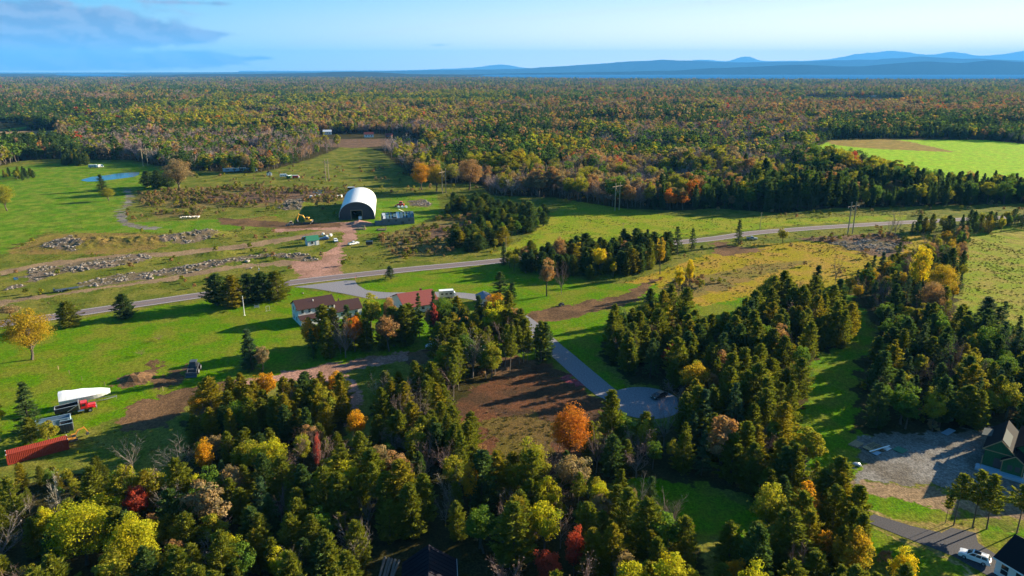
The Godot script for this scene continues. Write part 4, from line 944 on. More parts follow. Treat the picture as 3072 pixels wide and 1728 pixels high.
# cedar: many rising boughs, each a ragged plume
func cedar(boughs: int, per: int, size: float, wide: float, base: float, point: float, egg := 0.0, stem := 0.14) -> Array:
	var g := Geo.new()
	var t := Geo.new()
	t.tube(Vector3(0, -0.3, 0), Vector3(0, 9.2, 0), stem, 0.03, 5, false)
	var lobes := R.randi_range(2, 4)
	var ph := R.randf() * TAU
	for i in boughs:
		var h := (i + R.randf()) / boughs
		h = pow(h, 1.12)
		var a := i * 2.39996 + R.randf_range(-0.4, 0.4)
		var r := wide * pow(1.0 - h, point) * (0.6 + 0.4 * minf(1.0, h * 5.0))
		if egg > 0.0:
			r = lerpf(r, wide * pow(maxf(0.0, sin(PI * pow(h * 0.93 + 0.05, 0.66))), 0.62), egg)
		r = maxf(r * (0.86 + 0.16 * sin(a * lobes + ph)) * R.randf_range(0.6, 1.18), 0.16)
		var out := Vector3(cos(a), 0, sin(a))
		var rise := R.randf_range(0.25, 0.8)
		var y := (base + (1.0 - base) * h) * 10.0
		var root := Vector3(0, maxf(y - r * rise * 0.75, base * 10.0), 0)
		var tip := out * r + Vector3(0, y + r * rise * 0.15, 0)
		var run := (tip - root).normalized()
		var tone := R.randf_range(0.78, 1.15)
		var warm := R.randf_range(-0.10, 0.14)
		for k in per:
			var f := pow(R.randf(), 0.55)
			var fat := 0.16 + 0.30 * (1.0 - f) * minf(r, 1.2)
			var p := root.lerp(tip, f) + ball_dir() * fat * Vector3(1.0, 0.8, 1.0)
			var d := (run * R.randf_range(0.5, 1.0) + Vector3.UP * R.randf_range(0.1, 0.7) + ball_dir() * 0.5).normalized()
			g.tint = shade(tone * R.randf_range(0.75, 1.2), warm + R.randf_range(-0.05, 0.05))
			g.leaf(p, d, d.cross(ball_dir()).normalized(), size * R.randf_range(0.7, 1.5), size * R.randf_range(0.28, 0.5))
	for i in 24:
		g.tint = shade(R.randf_range(0.9, 1.15))
		g.leaf(Vector3(R.randf_range(-0.09, 0.09), 10.1 - i * 0.05, R.randf_range(-0.09, 0.09)), (Vector3.UP + ball_dir() * 0.35).normalized(), ball_dir(), size * 1.1, size * 0.3)
	return [g, t, wide]

# spruce or pine: whorls of drooping or level boughs
func pine(whorls: int, boughs: int, per: int, size: float, wide: float, base: float) -> Array:
	var g := Geo.new()
	var t := Geo.new()
	t.tube(Vector3(0, -0.3, 0), Vector3(0, 9.8, 0), 0.18, 0.02, 6, false)
	for w in whorls:
		var h := float(w) / whorls
		for b in boughs:
			var a := R.randf() * TAU
			var out := Vector3(cos(a), 0, sin(a))
			var l := wide * (pow(1.0 - h, 0.8) + 0.05) * R.randf_range(0.65, 1.15)
			var y := (base + (1.0 - base) * h) * 10.0 + R.randf_range(-0.2, 0.2)
			var rise := R.randf_range(-0.18, 0.12)
			t.tube(Vector3(0, y, 0), Vector3(0, y, 0) + (out + Vector3(0, rise, 0)) * l, 0.035, 0.005, 3, false)
			for k in per:
				var f := pow(R.randf(), 0.6)
				var p := Vector3(0, y, 0) + (out + Vector3(0, rise, 0)) * l * f + ball_dir() * Vector3(0.22, 0.14, 0.22) * (1.3 - 0.4 * f)
				var d := (out * 0.8 + out.cross(Vector3.UP) * R.randf_range(-0.9, 0.9) + Vector3(0, R.randf_range(-0.2, 0.35), 0)).normalized()
				g.tint = shade(R.randf_range(0.7, 1.2), R.randf_range(-0.1, 0.1))
				g.leaf(p, d, (Vector3.UP + ball_dir() * 0.9).cross(d).normalized(), size * R.randf_range(0.8, 1.4), size * R.randf_range(0.3, 0.5))
	return [g, t, wide]

# leafless tree: forks into ever finer twigs
func bare(limbs: int, twigs: int, wide: float, leafy: int, fine: float) -> Array:
	var t := Geo.new()
	var g := Geo.new()
	t.tube(Vector3(0, -0.3, 0), Vector3(0, 3.0, 0), 0.12, 0.09, 6, false)
	for i in limbs:
		var a := TAU * i / limbs + R.randf_range(-0.5, 0.5)
		var up := R.randf_range(0.9, 2.6)
		var d := Vector3(cos(a), up, sin(a)).normalized()
		var p0 := Vector3(0, R.randf_range(1.4, 3.0), 0)
		var l := minf(R.randf_range(4.5, 6.6), wide / maxf(0.2, sqrt(1.0 - d.y * d.y)))
		var p1 := p0 + d * l * 0.5
		var d2 := (d + Vector3(0, 0.35, 0) + ball_dir() * 0.15).normalized()
		var p2 := p1 + d2 * l * 0.55
		t.tube(p0, p1, 0.065, 0.04, 4, false)
		t.tube(p1, p2, 0.04, 0.01, 3, false)
		for k in twigs:
			var f := R.randf_range(0.15, 1.0)
			var q := p0.lerp(p1, f * 2.0) if f < 0.5 else p1.lerp(p2, f * 2.0 - 1.0)
			var e := (d2 + ball_dir() * 0.9 + Vector3(0, 0.35, 0)).normalized()
			var m := R.randf_range(0.9, 2.1) * (1.15 - 0.5 * f)
			var q1 := q + e * m
			g.tint = shade(R.randf_range(0.75, 1.15), R.randf_range(-0.05, 0.08))
			g.tube(q, q1, fine, fine * 0.3, 3, false)
			for s in 4:
				var b0 := q.lerp(q1, R.randf_range(0.3, 1.0))
				var b1 := b0 + (e + ball_dir() * 0.9).normalized() * R.randf_range(0.35, 0.8)
				g.tube(b0, b1, fine * 0.5, 0.0, 3, false)
				if s < leafy:
					var n := ball_dir()
					g.leaf(b1, n, n.cross(ball_dir()).normalized(), 0.2, 0.16)
	return [g, t, wide]

func tree_meshes() -> void:
	crowns.b = [broadleaf(58, 62, 0.34, 2.9, 0.20, 0.2), broadleaf(46, 70, 0.36, 2.5, 0.26, 0.4), broadleaf(64, 56, 0.34, 2.7, 0.14, 0.3), broadleaf(40, 78, 0.36, 2.3, 0.24, 0.5), broadleaf(70, 54, 0.33, 3.2, 0.18, 0.35), broadleaf(150, 72, 0.19, 3.0, 0.12, 0.2), broadleaf(140, 76, 0.19, 2.9, 0.10, 0.3)]
	crowns.c = [cedar(120, 36, 0.40, 1.9, 0.03, 0.55, 0.7), cedar(110, 36, 0.40, 1.75, 0.05, 0.6, 0.5), cedar(130, 36, 0.40, 2.1, 0.02, 0.5, 0.95), cedar(115, 36, 0.40, 1.9, 0.08, 0.55, 0.8), cedar(105, 38, 0.40, 1.7, 0.04, 0.7, 0.35), cedar(130, 36, 0.40, 2.1, 0.10, 0.5, 0.9), cedar(120, 36, 0.40, 2.0, 0.04, 0.5, 0.65), cedar(110, 38, 0.40, 1.8, 0.14, 0.6, 0.55)]
	crowns.p = [pine(17, 8, 22, 0.40, 2.0, 0.06), pine(14, 8, 26, 0.42, 2.3, 0.14), pine(20, 7, 22, 0.38, 1.6, 0.04)]
	crowns.k = [cedar(46, 30, 0.40, 1.4, 0.48, 0.5, 0.4, 0.075), cedar(56, 30, 0.40, 1.5, 0.36, 0.6, 0.4, 0.075), cedar(42, 30, 0.42, 1.4, 0.56, 0.5, 0.6, 0.075)]
	crowns.n = [bare(7, 16, 2.6, 0, 0.022), bare(9, 14, 2.9, 0, 0.022), bare(6, 20, 2.2, 1, 0.022), bare(8, 15, 3.0, 1, 0.022)]
	low.b = [broadleaf(24, 17, 0.9, 2.8, 0.14, 0.3), broadleaf(20, 18, 0.95, 2.4, 0.18, 0.5), broadleaf(28, 15, 0.88, 3.1, 0.10, 0.3)]
	low.c = [cedar(34, 9, 1.0, 1.9, 0.04, 0.65, 0.3), cedar(34, 9, 1.0, 2.2, 0.03, 0.55, 0.8)]
	low.p = [pine(9, 6, 4, 1.05, 2.2, 0.06)]
	low.n = [bare(7, 9, 2.6, 2, 0.06), bare(8, 8, 2.9, 3, 0.06)]

class Copies:
	var d := PackedFloat32Array()

var meshes := {}
func tree_mesh(set_: Dictionary, kind: String, i: int, which: int, m: Material) -> ArrayMesh:
	var key := [set_ == low, kind, i, which, m]
	if not meshes.has(key):
		meshes[key] = (set_[kind][i][which] as Geo).mesh(m)
	return meshes[key]

const KIND := {"b": ["broadleaf_tree", "tree"], "c": ["cedar_tree", "tree"], "p": ["pine_tree", "tree"], "k": ["tall_cedar_tree", "tree"], "n": ["bare_tree", "tree"]}
const WORD := {"olive": "olive green", "goldolive": "golden olive", "dark": "dark green", "pine": "dark green", "green": "green", "ygreen": "yellow-green", "lime": "lime", "yellow": "yellow", "gold": "golden", "amber": "amber", "orange": "orange", "red": "red", "crimson": "crimson", "rust": "rust-brown", "brown": "brown", "grey": "grey", "mauve": "mauve", "white": "white"}

func put_tree(kind: String, tint: String, at: Vector3, h: float, r: float, turn: float, label: String, group: String) -> void:
	var sets: Array = crowns[kind]
	var i := int(absf(at.x * 7.3 + at.z * 3.1)) % sets.size()
	if kind == "b":
		i = 5 + i % 2 if r > 4.3 else i % 5
	var o := thing(KIND[kind][0], label, "tree", at, turn, group)
	var s := h / 10.0
	var w: float = r / sets[i][2]
	o.rotation.x = deg_to_rad(sin(at.x * 3.7) * 2.5)
	o.rotation.z = deg_to_rad(cos(at.z * 2.9) * 2.5)
	o.scale = Vector3(w, s, w)
	var t := MeshInstance3D.new()
	t.name = "trunk"
	t.mesh = tree_mesh(crowns, kind, i, 1, M.bark_pale if kind == "n" or (kind == "k" and group != "") else M.bark)
	o.add_child(t)
	var c := MeshInstance3D.new()
	c.name = "crown"
	c.mesh = tree_mesh(crowns, kind, i, 0, M["leaf_" + tint])
	o.add_child(c)

func near_trees() -> void:
	var all := []
	for t in TREES:
		all.append([t[0], t[1], t[2], t[3], t[4], t[5], t[6], "", true])
	var keep_off: Array = []
	for e in NO_TREES:
		keep_off.append(poly(e))
	for b in BUILT:
		keep_off.append(poly(b))
	for z in ZONES:
		var p := poly(z[0])
		var lo := p[0]
		var hi := p[0]
		for q in p:
			lo = lo.min(q)
			hi = hi.max(q)
		var step: float = z[2]
		var x := lo.x
		while x < hi.x:
			var y := lo.y
			while y < hi.y:
				var q := Vector2(x + R.randf_range(-0.42, 0.42) * step, y + R.randf_range(-0.42, 0.42) * step)
				y += step
				if not Geometry2D.is_point_in_polygon(q, p):
					continue
				if absf(q.x) > -q.y * 0.73 + 24.0:
					continue
				var no := false
				for e in TREES:
					var c := Vector2(e[2], e[3])
					if q.distance_squared_to(c) < 400.0:
						var near_side := Geometry2D.get_closest_point_to_segment(q, c, c - c.normalized() * minf(e[4] * 0.45, 5.0))
						if near_side.distance_to(q) < e[5] * 0.6 + 1.0:
							no = true
				for e in keep_off:
					if Geometry2D.is_point_in_polygon(q, e):
						no = true
				if no:
					continue
				var w: Array = z[3]
				var u := R.randf()
				var kind := "c"
				for k in 5:
					u -= w[k]
					if u < 0.0:
						kind = "cpbnk"[k]
						break
				var h := R.randf_range(z[4], z[5]) * (0.82 + 0.3 * (0.5 + noise_a.get_noise_2d(q.x * 3.0, q.y * 3.0)))
				var tint: String = z[7]
				var r := h * R.randf_range(0.25, 0.37) * float(z[8])
				if kind == "c" and R.randf() < 0.45:
					tint = ["dark", "olive", "goldolive", "olive"][R.randi() % 4]
				if kind == "p":
					tint = ["pine", "dark"][R.randi() % 2]
					r = h * R.randf_range(0.18, 0.25)
				if kind == "b":
					tint = z[6][R.randi() % z[6].size()]
					h *= R.randf_range(0.7, 1.0)
					r = h * R.randf_range(0.24, 0.36)
				if kind == "n":
					tint = ["grey", "mauve", "mauve"][R.randi() % 3]
					h *= R.randf_range(0.8, 1.15)
					r = h * R.randf_range(0.2, 0.3)
				if kind == "k":
					tint = "olive"
					r = h * R.randf_range(0.16, 0.22)
				all.append([kind, tint, q.x, q.y, h, r, "", z[1], false])
			x += step
	all.sort_custom(func(a, b): return (-1e6 if a[8] else Vector2(a[2], a[3]).length() / a[4]) < (-1e6 if b[8] else Vector2(b[2], b[3]).length() / b[4]))
	var count := {}
	var rest := {}
	name_trees(all)
	for t in all:
		var kind: String = t[0]
		count[kind] = count.get(kind, 0) + 1
		var at := Vector3(t[2], height(t[2], t[3]), t[3])
		var turn := R.randf() * 360.0
		if count[kind] <= 300:
			var label: String = t[6]
			put_tree(kind, t[1], at, t[4], t[5], turn, label, "" if t[8] else "trees " + t[7])
		else:
			var i := int(absf(at.x * 7.3 + at.z * 3.1)) % (5 if kind == "b" else (crowns[kind] as Array).size())
			var w: float = t[5] / crowns[kind][i][2]
			add_copy(rest, kind + str(i), at, turn, w, t[4] / 10.0, TINTS[t[1]])
	print("trees ", count)
	if rest.size():
		var wood := Node3D.new()
		wood.name = "woodland"
		add_child(wood)
		wood.set_meta("kind", "stuff")
		for key in rest:
			copies(wood, "trees", both(crowns, key[0], int(key.substr(1))), rest[key].d)

# a label for every wood tree: its look and where it stands from the nearest landmark
func name_trees(all: Array) -> void:
	var marks: Array = []
	for m in LANDMARKS:
		marks.append([m[0], Vector2(m[1], m[2])])
	var same := {}
	for t in all:
		if t[8]:
			continue
		var q := Vector2(t[2], t[3])
		var best: Array = marks[0]
		for m in marks:
			if q.distance_squared_to(m[1]) < q.distance_squared_to(best[1]):
				best = m
		var d: Vector2 = q - best[1]
		var side := ("right of" if d.x > 0.0 else "left of") if absf(d.x) > absf(d.y) else ("behind" if d.y < 0.0 else "in front of")
		var size := "tall" if t[4] > 12.0 else ("small" if t[4] < 8.5 else "medium")
		var word: String = {"b": "broadleaf tree", "c": "cedar", "p": "pine", "k": "bare-trunked cedar", "n": "leafless tree"}[t[0]]
		t[6] = "%s %s %s %s the %s" % [size, WORD[t[1]], word, side, best[0]]
		if not same.has(t[6]):
			same[t[6]] = []
		same[t[6]].append([d.length(), t])
	var order := ["nearest", "second nearest", "third nearest", "fourth nearest", "fifth nearest", "sixth nearest", "seventh nearest", "eighth nearest", "ninth nearest", "tenth nearest", "eleventh nearest", "twelfth nearest", "thirteenth nearest", "fourteenth nearest"]
	for k in same:
		var rows: Array = same[k]
		if rows.size() < 2:
			continue
		rows.sort_custom(func(x, y): return x[0] < y[0])
		for i in rows.size():
			rows[i][1][6] = (order[i] if i < order.size() else "farther") + " " + rows[i][1][6]

func both(set_: Dictionary, kind: String, i: int) -> ArrayMesh:
	var key := [set_ == low, kind, i, "both"]
	if not meshes.has(key):
		var m := ArrayMesh.new()
		(set_[kind][i][0] as Geo).add_to(m, M.leaf_any if kind != "n" else M.twig_any)
		(set_[kind][i][1] as Geo).add_to(m, M.bark_pale if kind == "n" or kind == "k" else M.bark)
		meshes[key] = m
	return meshes[key]

func add_copy(into: Dictionary, key: String, at: Vector3, turn: float, w: float, h: float, c: Array) -> void:
	if not into.has(key):
		into[key] = Copies.new()
	var co := cos(deg_to_rad(turn)) * w
	var si := sin(deg_to_rad(turn)) * w
	var k := 0.85 + 0.3 * fmod(absf(at.x * 1.37 + at.z * 2.11), 1.0)
	(into[key] as Copies).d.append_array([co, 0.0, si, at.x, 0.0, h, 0.0, at.y, -si, 0.0, co, at.z, c[0] * k, c[1] * k, c[2] * k, 1.0])

func copies(parent: Node3D, called: String, mesh: ArrayMesh, buffer: PackedFloat32Array) -> void:
	var mm := MultiMesh.new()
	mm.transform_format = MultiMesh.TRANSFORM_3D
	mm.use_colors = true
	mm.mesh = mesh
	mm.instance_count = buffer.size() / 16
	mm.buffer = buffer
	var o := MultiMeshInstance3D.new()
	o.name = called
	o.multimesh = mm
	parent.add_child(o, true)

# the wide autumn forest, thinner-set the farther it is
func forest() -> void:
	var rim := poly(FOREST)
	var off: Array = []
	for e in FOREST_GAPS:
		off.append(poly(e))
	var sparse := poly(SPARSE)
	var shore := poly(LAKE)
	var areas: Array = []
	for e in REGIONS:
		areas.append([e[0], poly(e[1])])
	var into := {}
	var n := FastNoiseLite.new()
	n.seed = 5
	n.frequency = 0.0045
	n.fractal_octaves = 3
	var n2 := FastNoiseLite.new()
	n2.seed = 9
	n2.frequency = 0.006
	n2.fractal_octaves = 3
	var n3 := FastNoiseLite.new()
	n3.seed = 21
	n3.frequency = 0.0008
	n3.fractal_octaves = 4
	var d := 395.0
	while d < 9250.0:
		var s := clampf(d * 0.0050, 6.0, 34.0)
		var half := d * 0.74 + 50.0
		var x := -half
		while x < half:
			var q := Vector2(x + R.randf_range(-0.5, 0.5) * s, -d + R.randf_range(-0.5, 0.5) * s)
			x += s
			if d < 900.0:
				if not Geometry2D.is_point_in_polygon(q, rim):
					continue
			var skip := d > 6500.0 and Geometry2D.is_point_in_polygon(q, shore)
			if d < 2600.0:
				for e in off:
					if Geometry2D.is_point_in_polygon(q, e):
						skip = true
						break
			if skip:
				continue
			var kind := "b"
			var tint := "ygreen"
			var a := n.get_noise_2d(q.x, q.y) * 1.7
			var b := n2.get_noise_2d(q.x, q.y) * 1.7
			var c := n3.get_noise_2d(q.x, q.y) * 1.6
			var u := R.randf()
			var reg := ""
			if d < 4000.0:
				for e in areas:
					if Geometry2D.is_point_in_polygon(q, e[1]):
						reg = e[0]
						break
			if Geometry2D.is_point_in_polygon(q, sparse):
				if u > 0.34:
					continue
				reg = "mauve"
				u = R.randf()
			if reg == "" :
				if a > 0.32:
					reg = "dark"
				elif a < -0.36:
					reg = "mauve"
				elif b > 0.28:
					reg = "ylw"
				elif b < -0.34:
					reg = "rust"
			match reg:
				"dark":
					kind = "c" if u < 0.4 else ("p" if u < 0.6 else "b")
					tint = "dark" if kind != "b" else (["green", "green", "ygreen", "dark", "rust"][R.randi() % 5])
				"mauve":
					kind = "n" if u < 0.62 else ("b" if u < 0.96 else "c")
					tint = ["mauve", "mauve", "grey", "rust"][R.randi() % 4] if kind == "n" else ["ygreen", "ygreen", "rust", "brown", "green"][R.randi() % 5]
					if kind == "c":
						tint = "dark"
				"ylw":
					kind = "b" if u < 0.84 else ("n" if u < 0.94 else "c")
					tint = ["ygreen", "ygreen", "ygreen", "lime", "green", "gold"][R.randi() % 6] if kind == "b" else ("mauve" if kind == "n" else "dark")
				"rust":
					kind = "b" if u < 0.8 else ("n" if u < 0.9 else "c")
					tint = ["rust", "rust", "brown", "ygreen", "green", "brown", "rust", "orange"][R.randi() % 8] if kind == "b" else ("mauve" if kind == "n" else "dark")
				_:
					kind = "b" if u < 0.55 else ("n" if u < 0.75 else ("c" if u < 0.9 else "p"))
					tint = ["ygreen", "green", "green", "ygreen", "rust", "ygreen", "brown"][R.randi() % 7] if kind == "b" else ("mauve" if kind == "n" else ["dark", "pine", "dark", "green"][R.randi() % 4])
			if c < -0.25 and kind == "b" and R.randf() < 0.5:
				tint = ["rust", "brown"][R.randi() % 2]
			if c > 0.25 and kind == "b" and R.randf() < 0.5:
				tint = ["green", "dark"][R.randi() % 2]
			if kind == "b" and R.randf() < 0.01:
				tint = ["orange", "red", "yellow", "amber"][R.randi() % 4]
			var h := R.randf_range(10.5, 18.0) * (1.0 + 0.3 * b + 0.45 * n2.get_noise_2d(q.y * 1.7 + 900.0, q.x * 1.7)) * (1.0 + 0.12 * clampf(d / 5000.0, 0.0, 1.0))
			var r := h * R.randf_range(0.25, 0.36) * (1.3 if R.randf() < 0.12 else 1.0)
			if kind == "c" or kind == "p":
				r = h * R.randf_range(0.18, 0.26)
			if d > 1500.0:
				r *= 1.15
			var near := d < 620.0
			var sets: Array = crowns[kind] if near else low[kind]
			var i := R.randi() % mini(sets.size(), 5)
			var w: float = r / sets[i][2]
			add_copy(into, ("N" if near else "F") + kind + str(i), Vector3(q.x, 0.0, q.y), R.randf() * 360.0, w, h / 10.0, TINTS[tint])
		d += s
	var wood := Node3D.new()
	wood.name = "forest"
	add_child(wood)
	wood.set_meta("kind", "stuff")
	var total := 0
	for key in into:
		total += into[key].d.size() / 16
		copies(wood, "trees", both(crowns if key[0] == "N" else low, key[1], int(key.substr(2))), into[key].d)
	print("forest trees ", total)


# ---------------------------------------------------------------- stones, tufts and weeds
func rock() -> Geo:
	var g := Geo.new()
	var n := 7
	var rings := [[0.0, -0.35], [0.8, -0.25], [1.0, 0.1], [0.7, 0.45], [0.0, 0.55]]
	var rows := []
	for r in rings:
		var row := []
		for i in n:
			var a := TAU * i / n
			var k := R.randf_range(0.75, 1.2)
			row.append(Vector3(cos(a) * r[0] * k, r[1] * R.randf_range(0.8, 1.2), sin(a) * r[0] * k) * 0.5)
		rows.append(row)
	for k in rows.size() - 1:
		for i in n:
			g.quad(rows[k][i], rows[k][(i + 1) % n], rows[k + 1][(i + 1) % n], rows[k + 1][i])
	return g

func tuft(count: int, tall: float, wide: float) -> Geo:
	var g := Geo.new()
	for i in count:
		var a := R.randf() * TAU
		var p := Vector3(cos(a), 0, sin(a)) * R.randf() * wide
		var d := (Vector3(cos(a) * 0.5, 1.0, sin(a) * 0.5) + ball_dir() * 0.3).normalized()
		var side := d.cross(ball_dir()).normalized()
		g.tint = shade(R.randf_range(0.75, 1.2), R.randf_range(-0.08, 0.1))
		g.tri(p - side * tall * 0.16, p + side * tall * 0.16, p + d * tall * R.randf_range(0.7, 1.2))
	return g

func rubble_and_grass() -> void:
	var stone := mat("stone", Color.WHITE, 0.9)
	stone.vertex_color_use_as_albedo = true
	var into := {}
	var rocks := [rock(), rock(), rock()]
	for k in RUBBLE.size():
		var p := poly(RUBBLE[k])
		var lo := p[0]
		var hi := p[0]
		for q in p:
			lo = lo.min(q)
			hi = hi.max(q)
		var area := (hi.x - lo.x) * (hi.y - lo.y)
		for i in int(area * 1.6):
			var q := Vector2(R.randf_range(lo.x, hi.x), R.randf_range(lo.y, hi.y))
			if not Geometry2D.is_point_in_polygon(q, p):
				continue
			if noise_a.get_noise_2d(q.x * 6.0, q.y * 6.0) < -0.05:
				continue
			var s := 0.28 + pow(R.randf(), 4.0) * 1.3
			var t := R.randf_range(0.09, 0.26)
			add_copy(into, str(R.randi() % 3), Vector3(q.x, height(q.x, q.y) + s * 0.08, q.y), R.randf() * 360.0, s, s * R.randf_range(0.6, 1.1), [t * 1.10, t * 0.96, t * 0.82])
	var yard := poly(GRAVEL_YARD)
	for i in 5200:
		var q := Vector2(R.randf_range(66.0, 150.0), R.randf_range(-165.0, -110.0))
		if Geometry2D.is_point_in_polygon(q, yard):
			var s := 0.12 + pow(R.randf(), 2.5) * 0.6
			var t := R.randf_range(0.16, 0.45)
			add_copy(into, str(R.randi() % 3), Vector3(q.x, 0.02, q.y), R.randf() * 360.0, s, s * R.randf_range(0.5, 0.9), [t, t * 0.98, t * 0.97])
	var o := Node3D.new()
	o.name = "rubble"
	add_child(o)
	o.set_meta("kind", "stuff")
	for key in into:
		copies(o, "stones", (rocks[int(key)] as Geo).mesh(stone), into[key].d)
	# rough grass and weeds over the meadows
	var leaf := mat("blade", Color.WHITE, 0.9)
	leaf.vertex_color_use_as_albedo = true
	leaf.backlight_enabled = true
	leaf.backlight = Color(0.3, 0.3, 0.2)
	var tufts := [tuft(14, 0.5, 0.35), tuft(16, 0.42, 0.5)]
	var bush := broadleaf(14, 14, 1.9, 4.2, 0.0, 0.3)
	into = {}
	var kinds := {"meadow": [0.05, [0.15, 0.15, 0.02], 0.006], "weeds": [0.16, [0.21, 0.165, 0.06], 0.10], "mauve": [0.16, [0.20, 0.125, 0.085], 0.05], "dry": [0.10, [0.24, 0.18, 0.07], 0.004], "gold": [0.06, [0.19, 0.17, 0.03], 0.003], "rightfield": [0.10, [0.21, 0.19, 0.03], 0.0], "lotgrass": [0.20, [0.17, 0.14, 0.03], 0.002], "lot": [0.06, [0.18, 0.12, 0.06], 0.0], "field": [0.03, [0.14, 0.17, 0.02], 0.0], "pasture": [0.012, [0.13, 0.17, 0.02], 0.0], "forest": [0.03, [0.10, 0.09, 0.03], 0.012]}
	var areas: Array = []
	for g in GROUND:
		var p := poly(g[1])
		var lo := p[0]
		var hi := p[0]
		for q in p:
			lo = lo.min(q)
			hi = hi.max(q)
		areas.append([g[0], p, Rect2(lo, hi - lo)])
	for p in [MOUTH, DRIVE]:
		areas.append(["paved", poly(p), Rect2(-300, -600, 600, 600)])
	areas.reverse()
	var lane := smooth_line(poly(LANE), 5.0)
	lane.append(Vector2(CUL[0], CUL[1]))
	var road := smooth_line(poly(MAIN_ROAD), 12.0)
	for i in 420000:
		var d := 95.0 + 560.0 * sqrt(R.randf())
		var q := Vector2(R.randf_range(-0.76, 0.76) * d, -d)
		if absf(q.x) > 440.0:
			continue
		var k := "meadow"
		for a in areas:
			if (a[2] as Rect2).has_point(q) and Geometry2D.is_point_in_polygon(q, a[1]):
				k = a[0]
				break
		if not kinds.has(k):
			continue
		var near := INF
		for j in range(0, road.size()):
			near = minf(near, road[j].distance_squared_to(q))
		for j in lane.size():
			near = minf(near, lane[j].distance_squared_to(q) + (0.0 if j == lane.size() - 1 else 70.0))
		if near < 110.0:
			continue
		var w: Array = kinds[k]
		var u := R.randf()
		var dense := clampf(0.5 + noise_a.get_noise_2d(q.x * 2.0, q.y * 2.0) * 1.4, 0.0, 1.0)
		if u < w[0] * 4.0 * dense:
			var t: Array = w[1]
			if absf(q.x) > 260.0 or d > 540.0:
				continue
			var s := R.randf_range(0.45, 1.1)
			add_copy(into, "t" + str(R.randi() % 2), Vector3(q.x, height(q.x, q.y), q.y), R.randf() * 360.0, s, s, t)
		elif u < (w[0] * 4.0 + w[2] * 1.3) * dense:
			var s := R.randf_range(0.09, 0.32)
			var c: Array = [TINTS.brown, TINTS.rust, TINTS.ygreen, TINTS.brown, TINTS.olive][R.randi() % 5]
			add_copy(into, "b", Vector3(q.x, height(q.x, q.y), q.y), R.randf() * 360.0, s * 1.2, s, c)
	o = Node3D.new()
	o.name = "grass"
	add_child(o)
	o.set_meta("kind", "stuff")
	for key in into:
		var m: ArrayMesh
		if key == "b":
			m = (bush[0] as Geo).mesh(M.leaf_any)
		else:
			m = (tufts[int(key[1])] as Geo).mesh(leaf)
		copies(o, "tufts" if key != "b" else "weeds", m, into[key].d)
		print("grass ", key, " ", into[key].d.size() / 16)


# ---------------------------------------------------------------- buildings
func window(o: Node3D, p: Vector3, w: float, h: float, along_z: bool, out: float, frame := "white") -> void:
	var s := Vector3(0.1, h + 0.2, w + 0.2) if along_z else Vector3(w + 0.2, h + 0.2, 0.1)
	var f := part(o, "window", Geo.new().box(p, s), M[frame])
	var q := Vector3(out * 0.035, 0, 0) if along_z else Vector3(0, 0, out * 0.035)
	for k in 2:
		var dy := (k - 0.5) * h * 0.52
		part(f, "pane", Geo.new().box(p + q + Vector3(0, dy, 0), Vector3(0.09, h * 0.46, w) if along_z else Vector3(w, h * 0.46, 0.09)), M.glass)

# ridge along z; two slabs for the roof
func gable(o: Node3D, x0: float, x1: float, z0: float, z1: float, eave: float, top: float, wall: String, roof: String, over := 0.45, base := -0.2) -> void:
	var xm := (x0 + x1) * 0.5
	part(o, "wall", Geo.new().prism(PackedVector2Array([Vector2(x0, base), Vector2(x1, base), Vector2(x1, eave), Vector2(xm, top - 0.12), Vector2(x0, eave)]), z0, z1), M[wall])
	for s in [-1.0, 1.0]:
		var xe: float = x0 if s < 0 else x1
		var run: float = absf(xe - xm)
		var drop := (top - eave) / run * over
		var a := Vector2(xe + s * over, eave - drop)
		var b := Vector2(xm, top)
		var n := Vector2(0, 0.16)
		part(o, "roof", Geo.new().prism(PackedVector2Array([a, b, b + n, a + n]), z0 - over, z1 + over), M[roof])

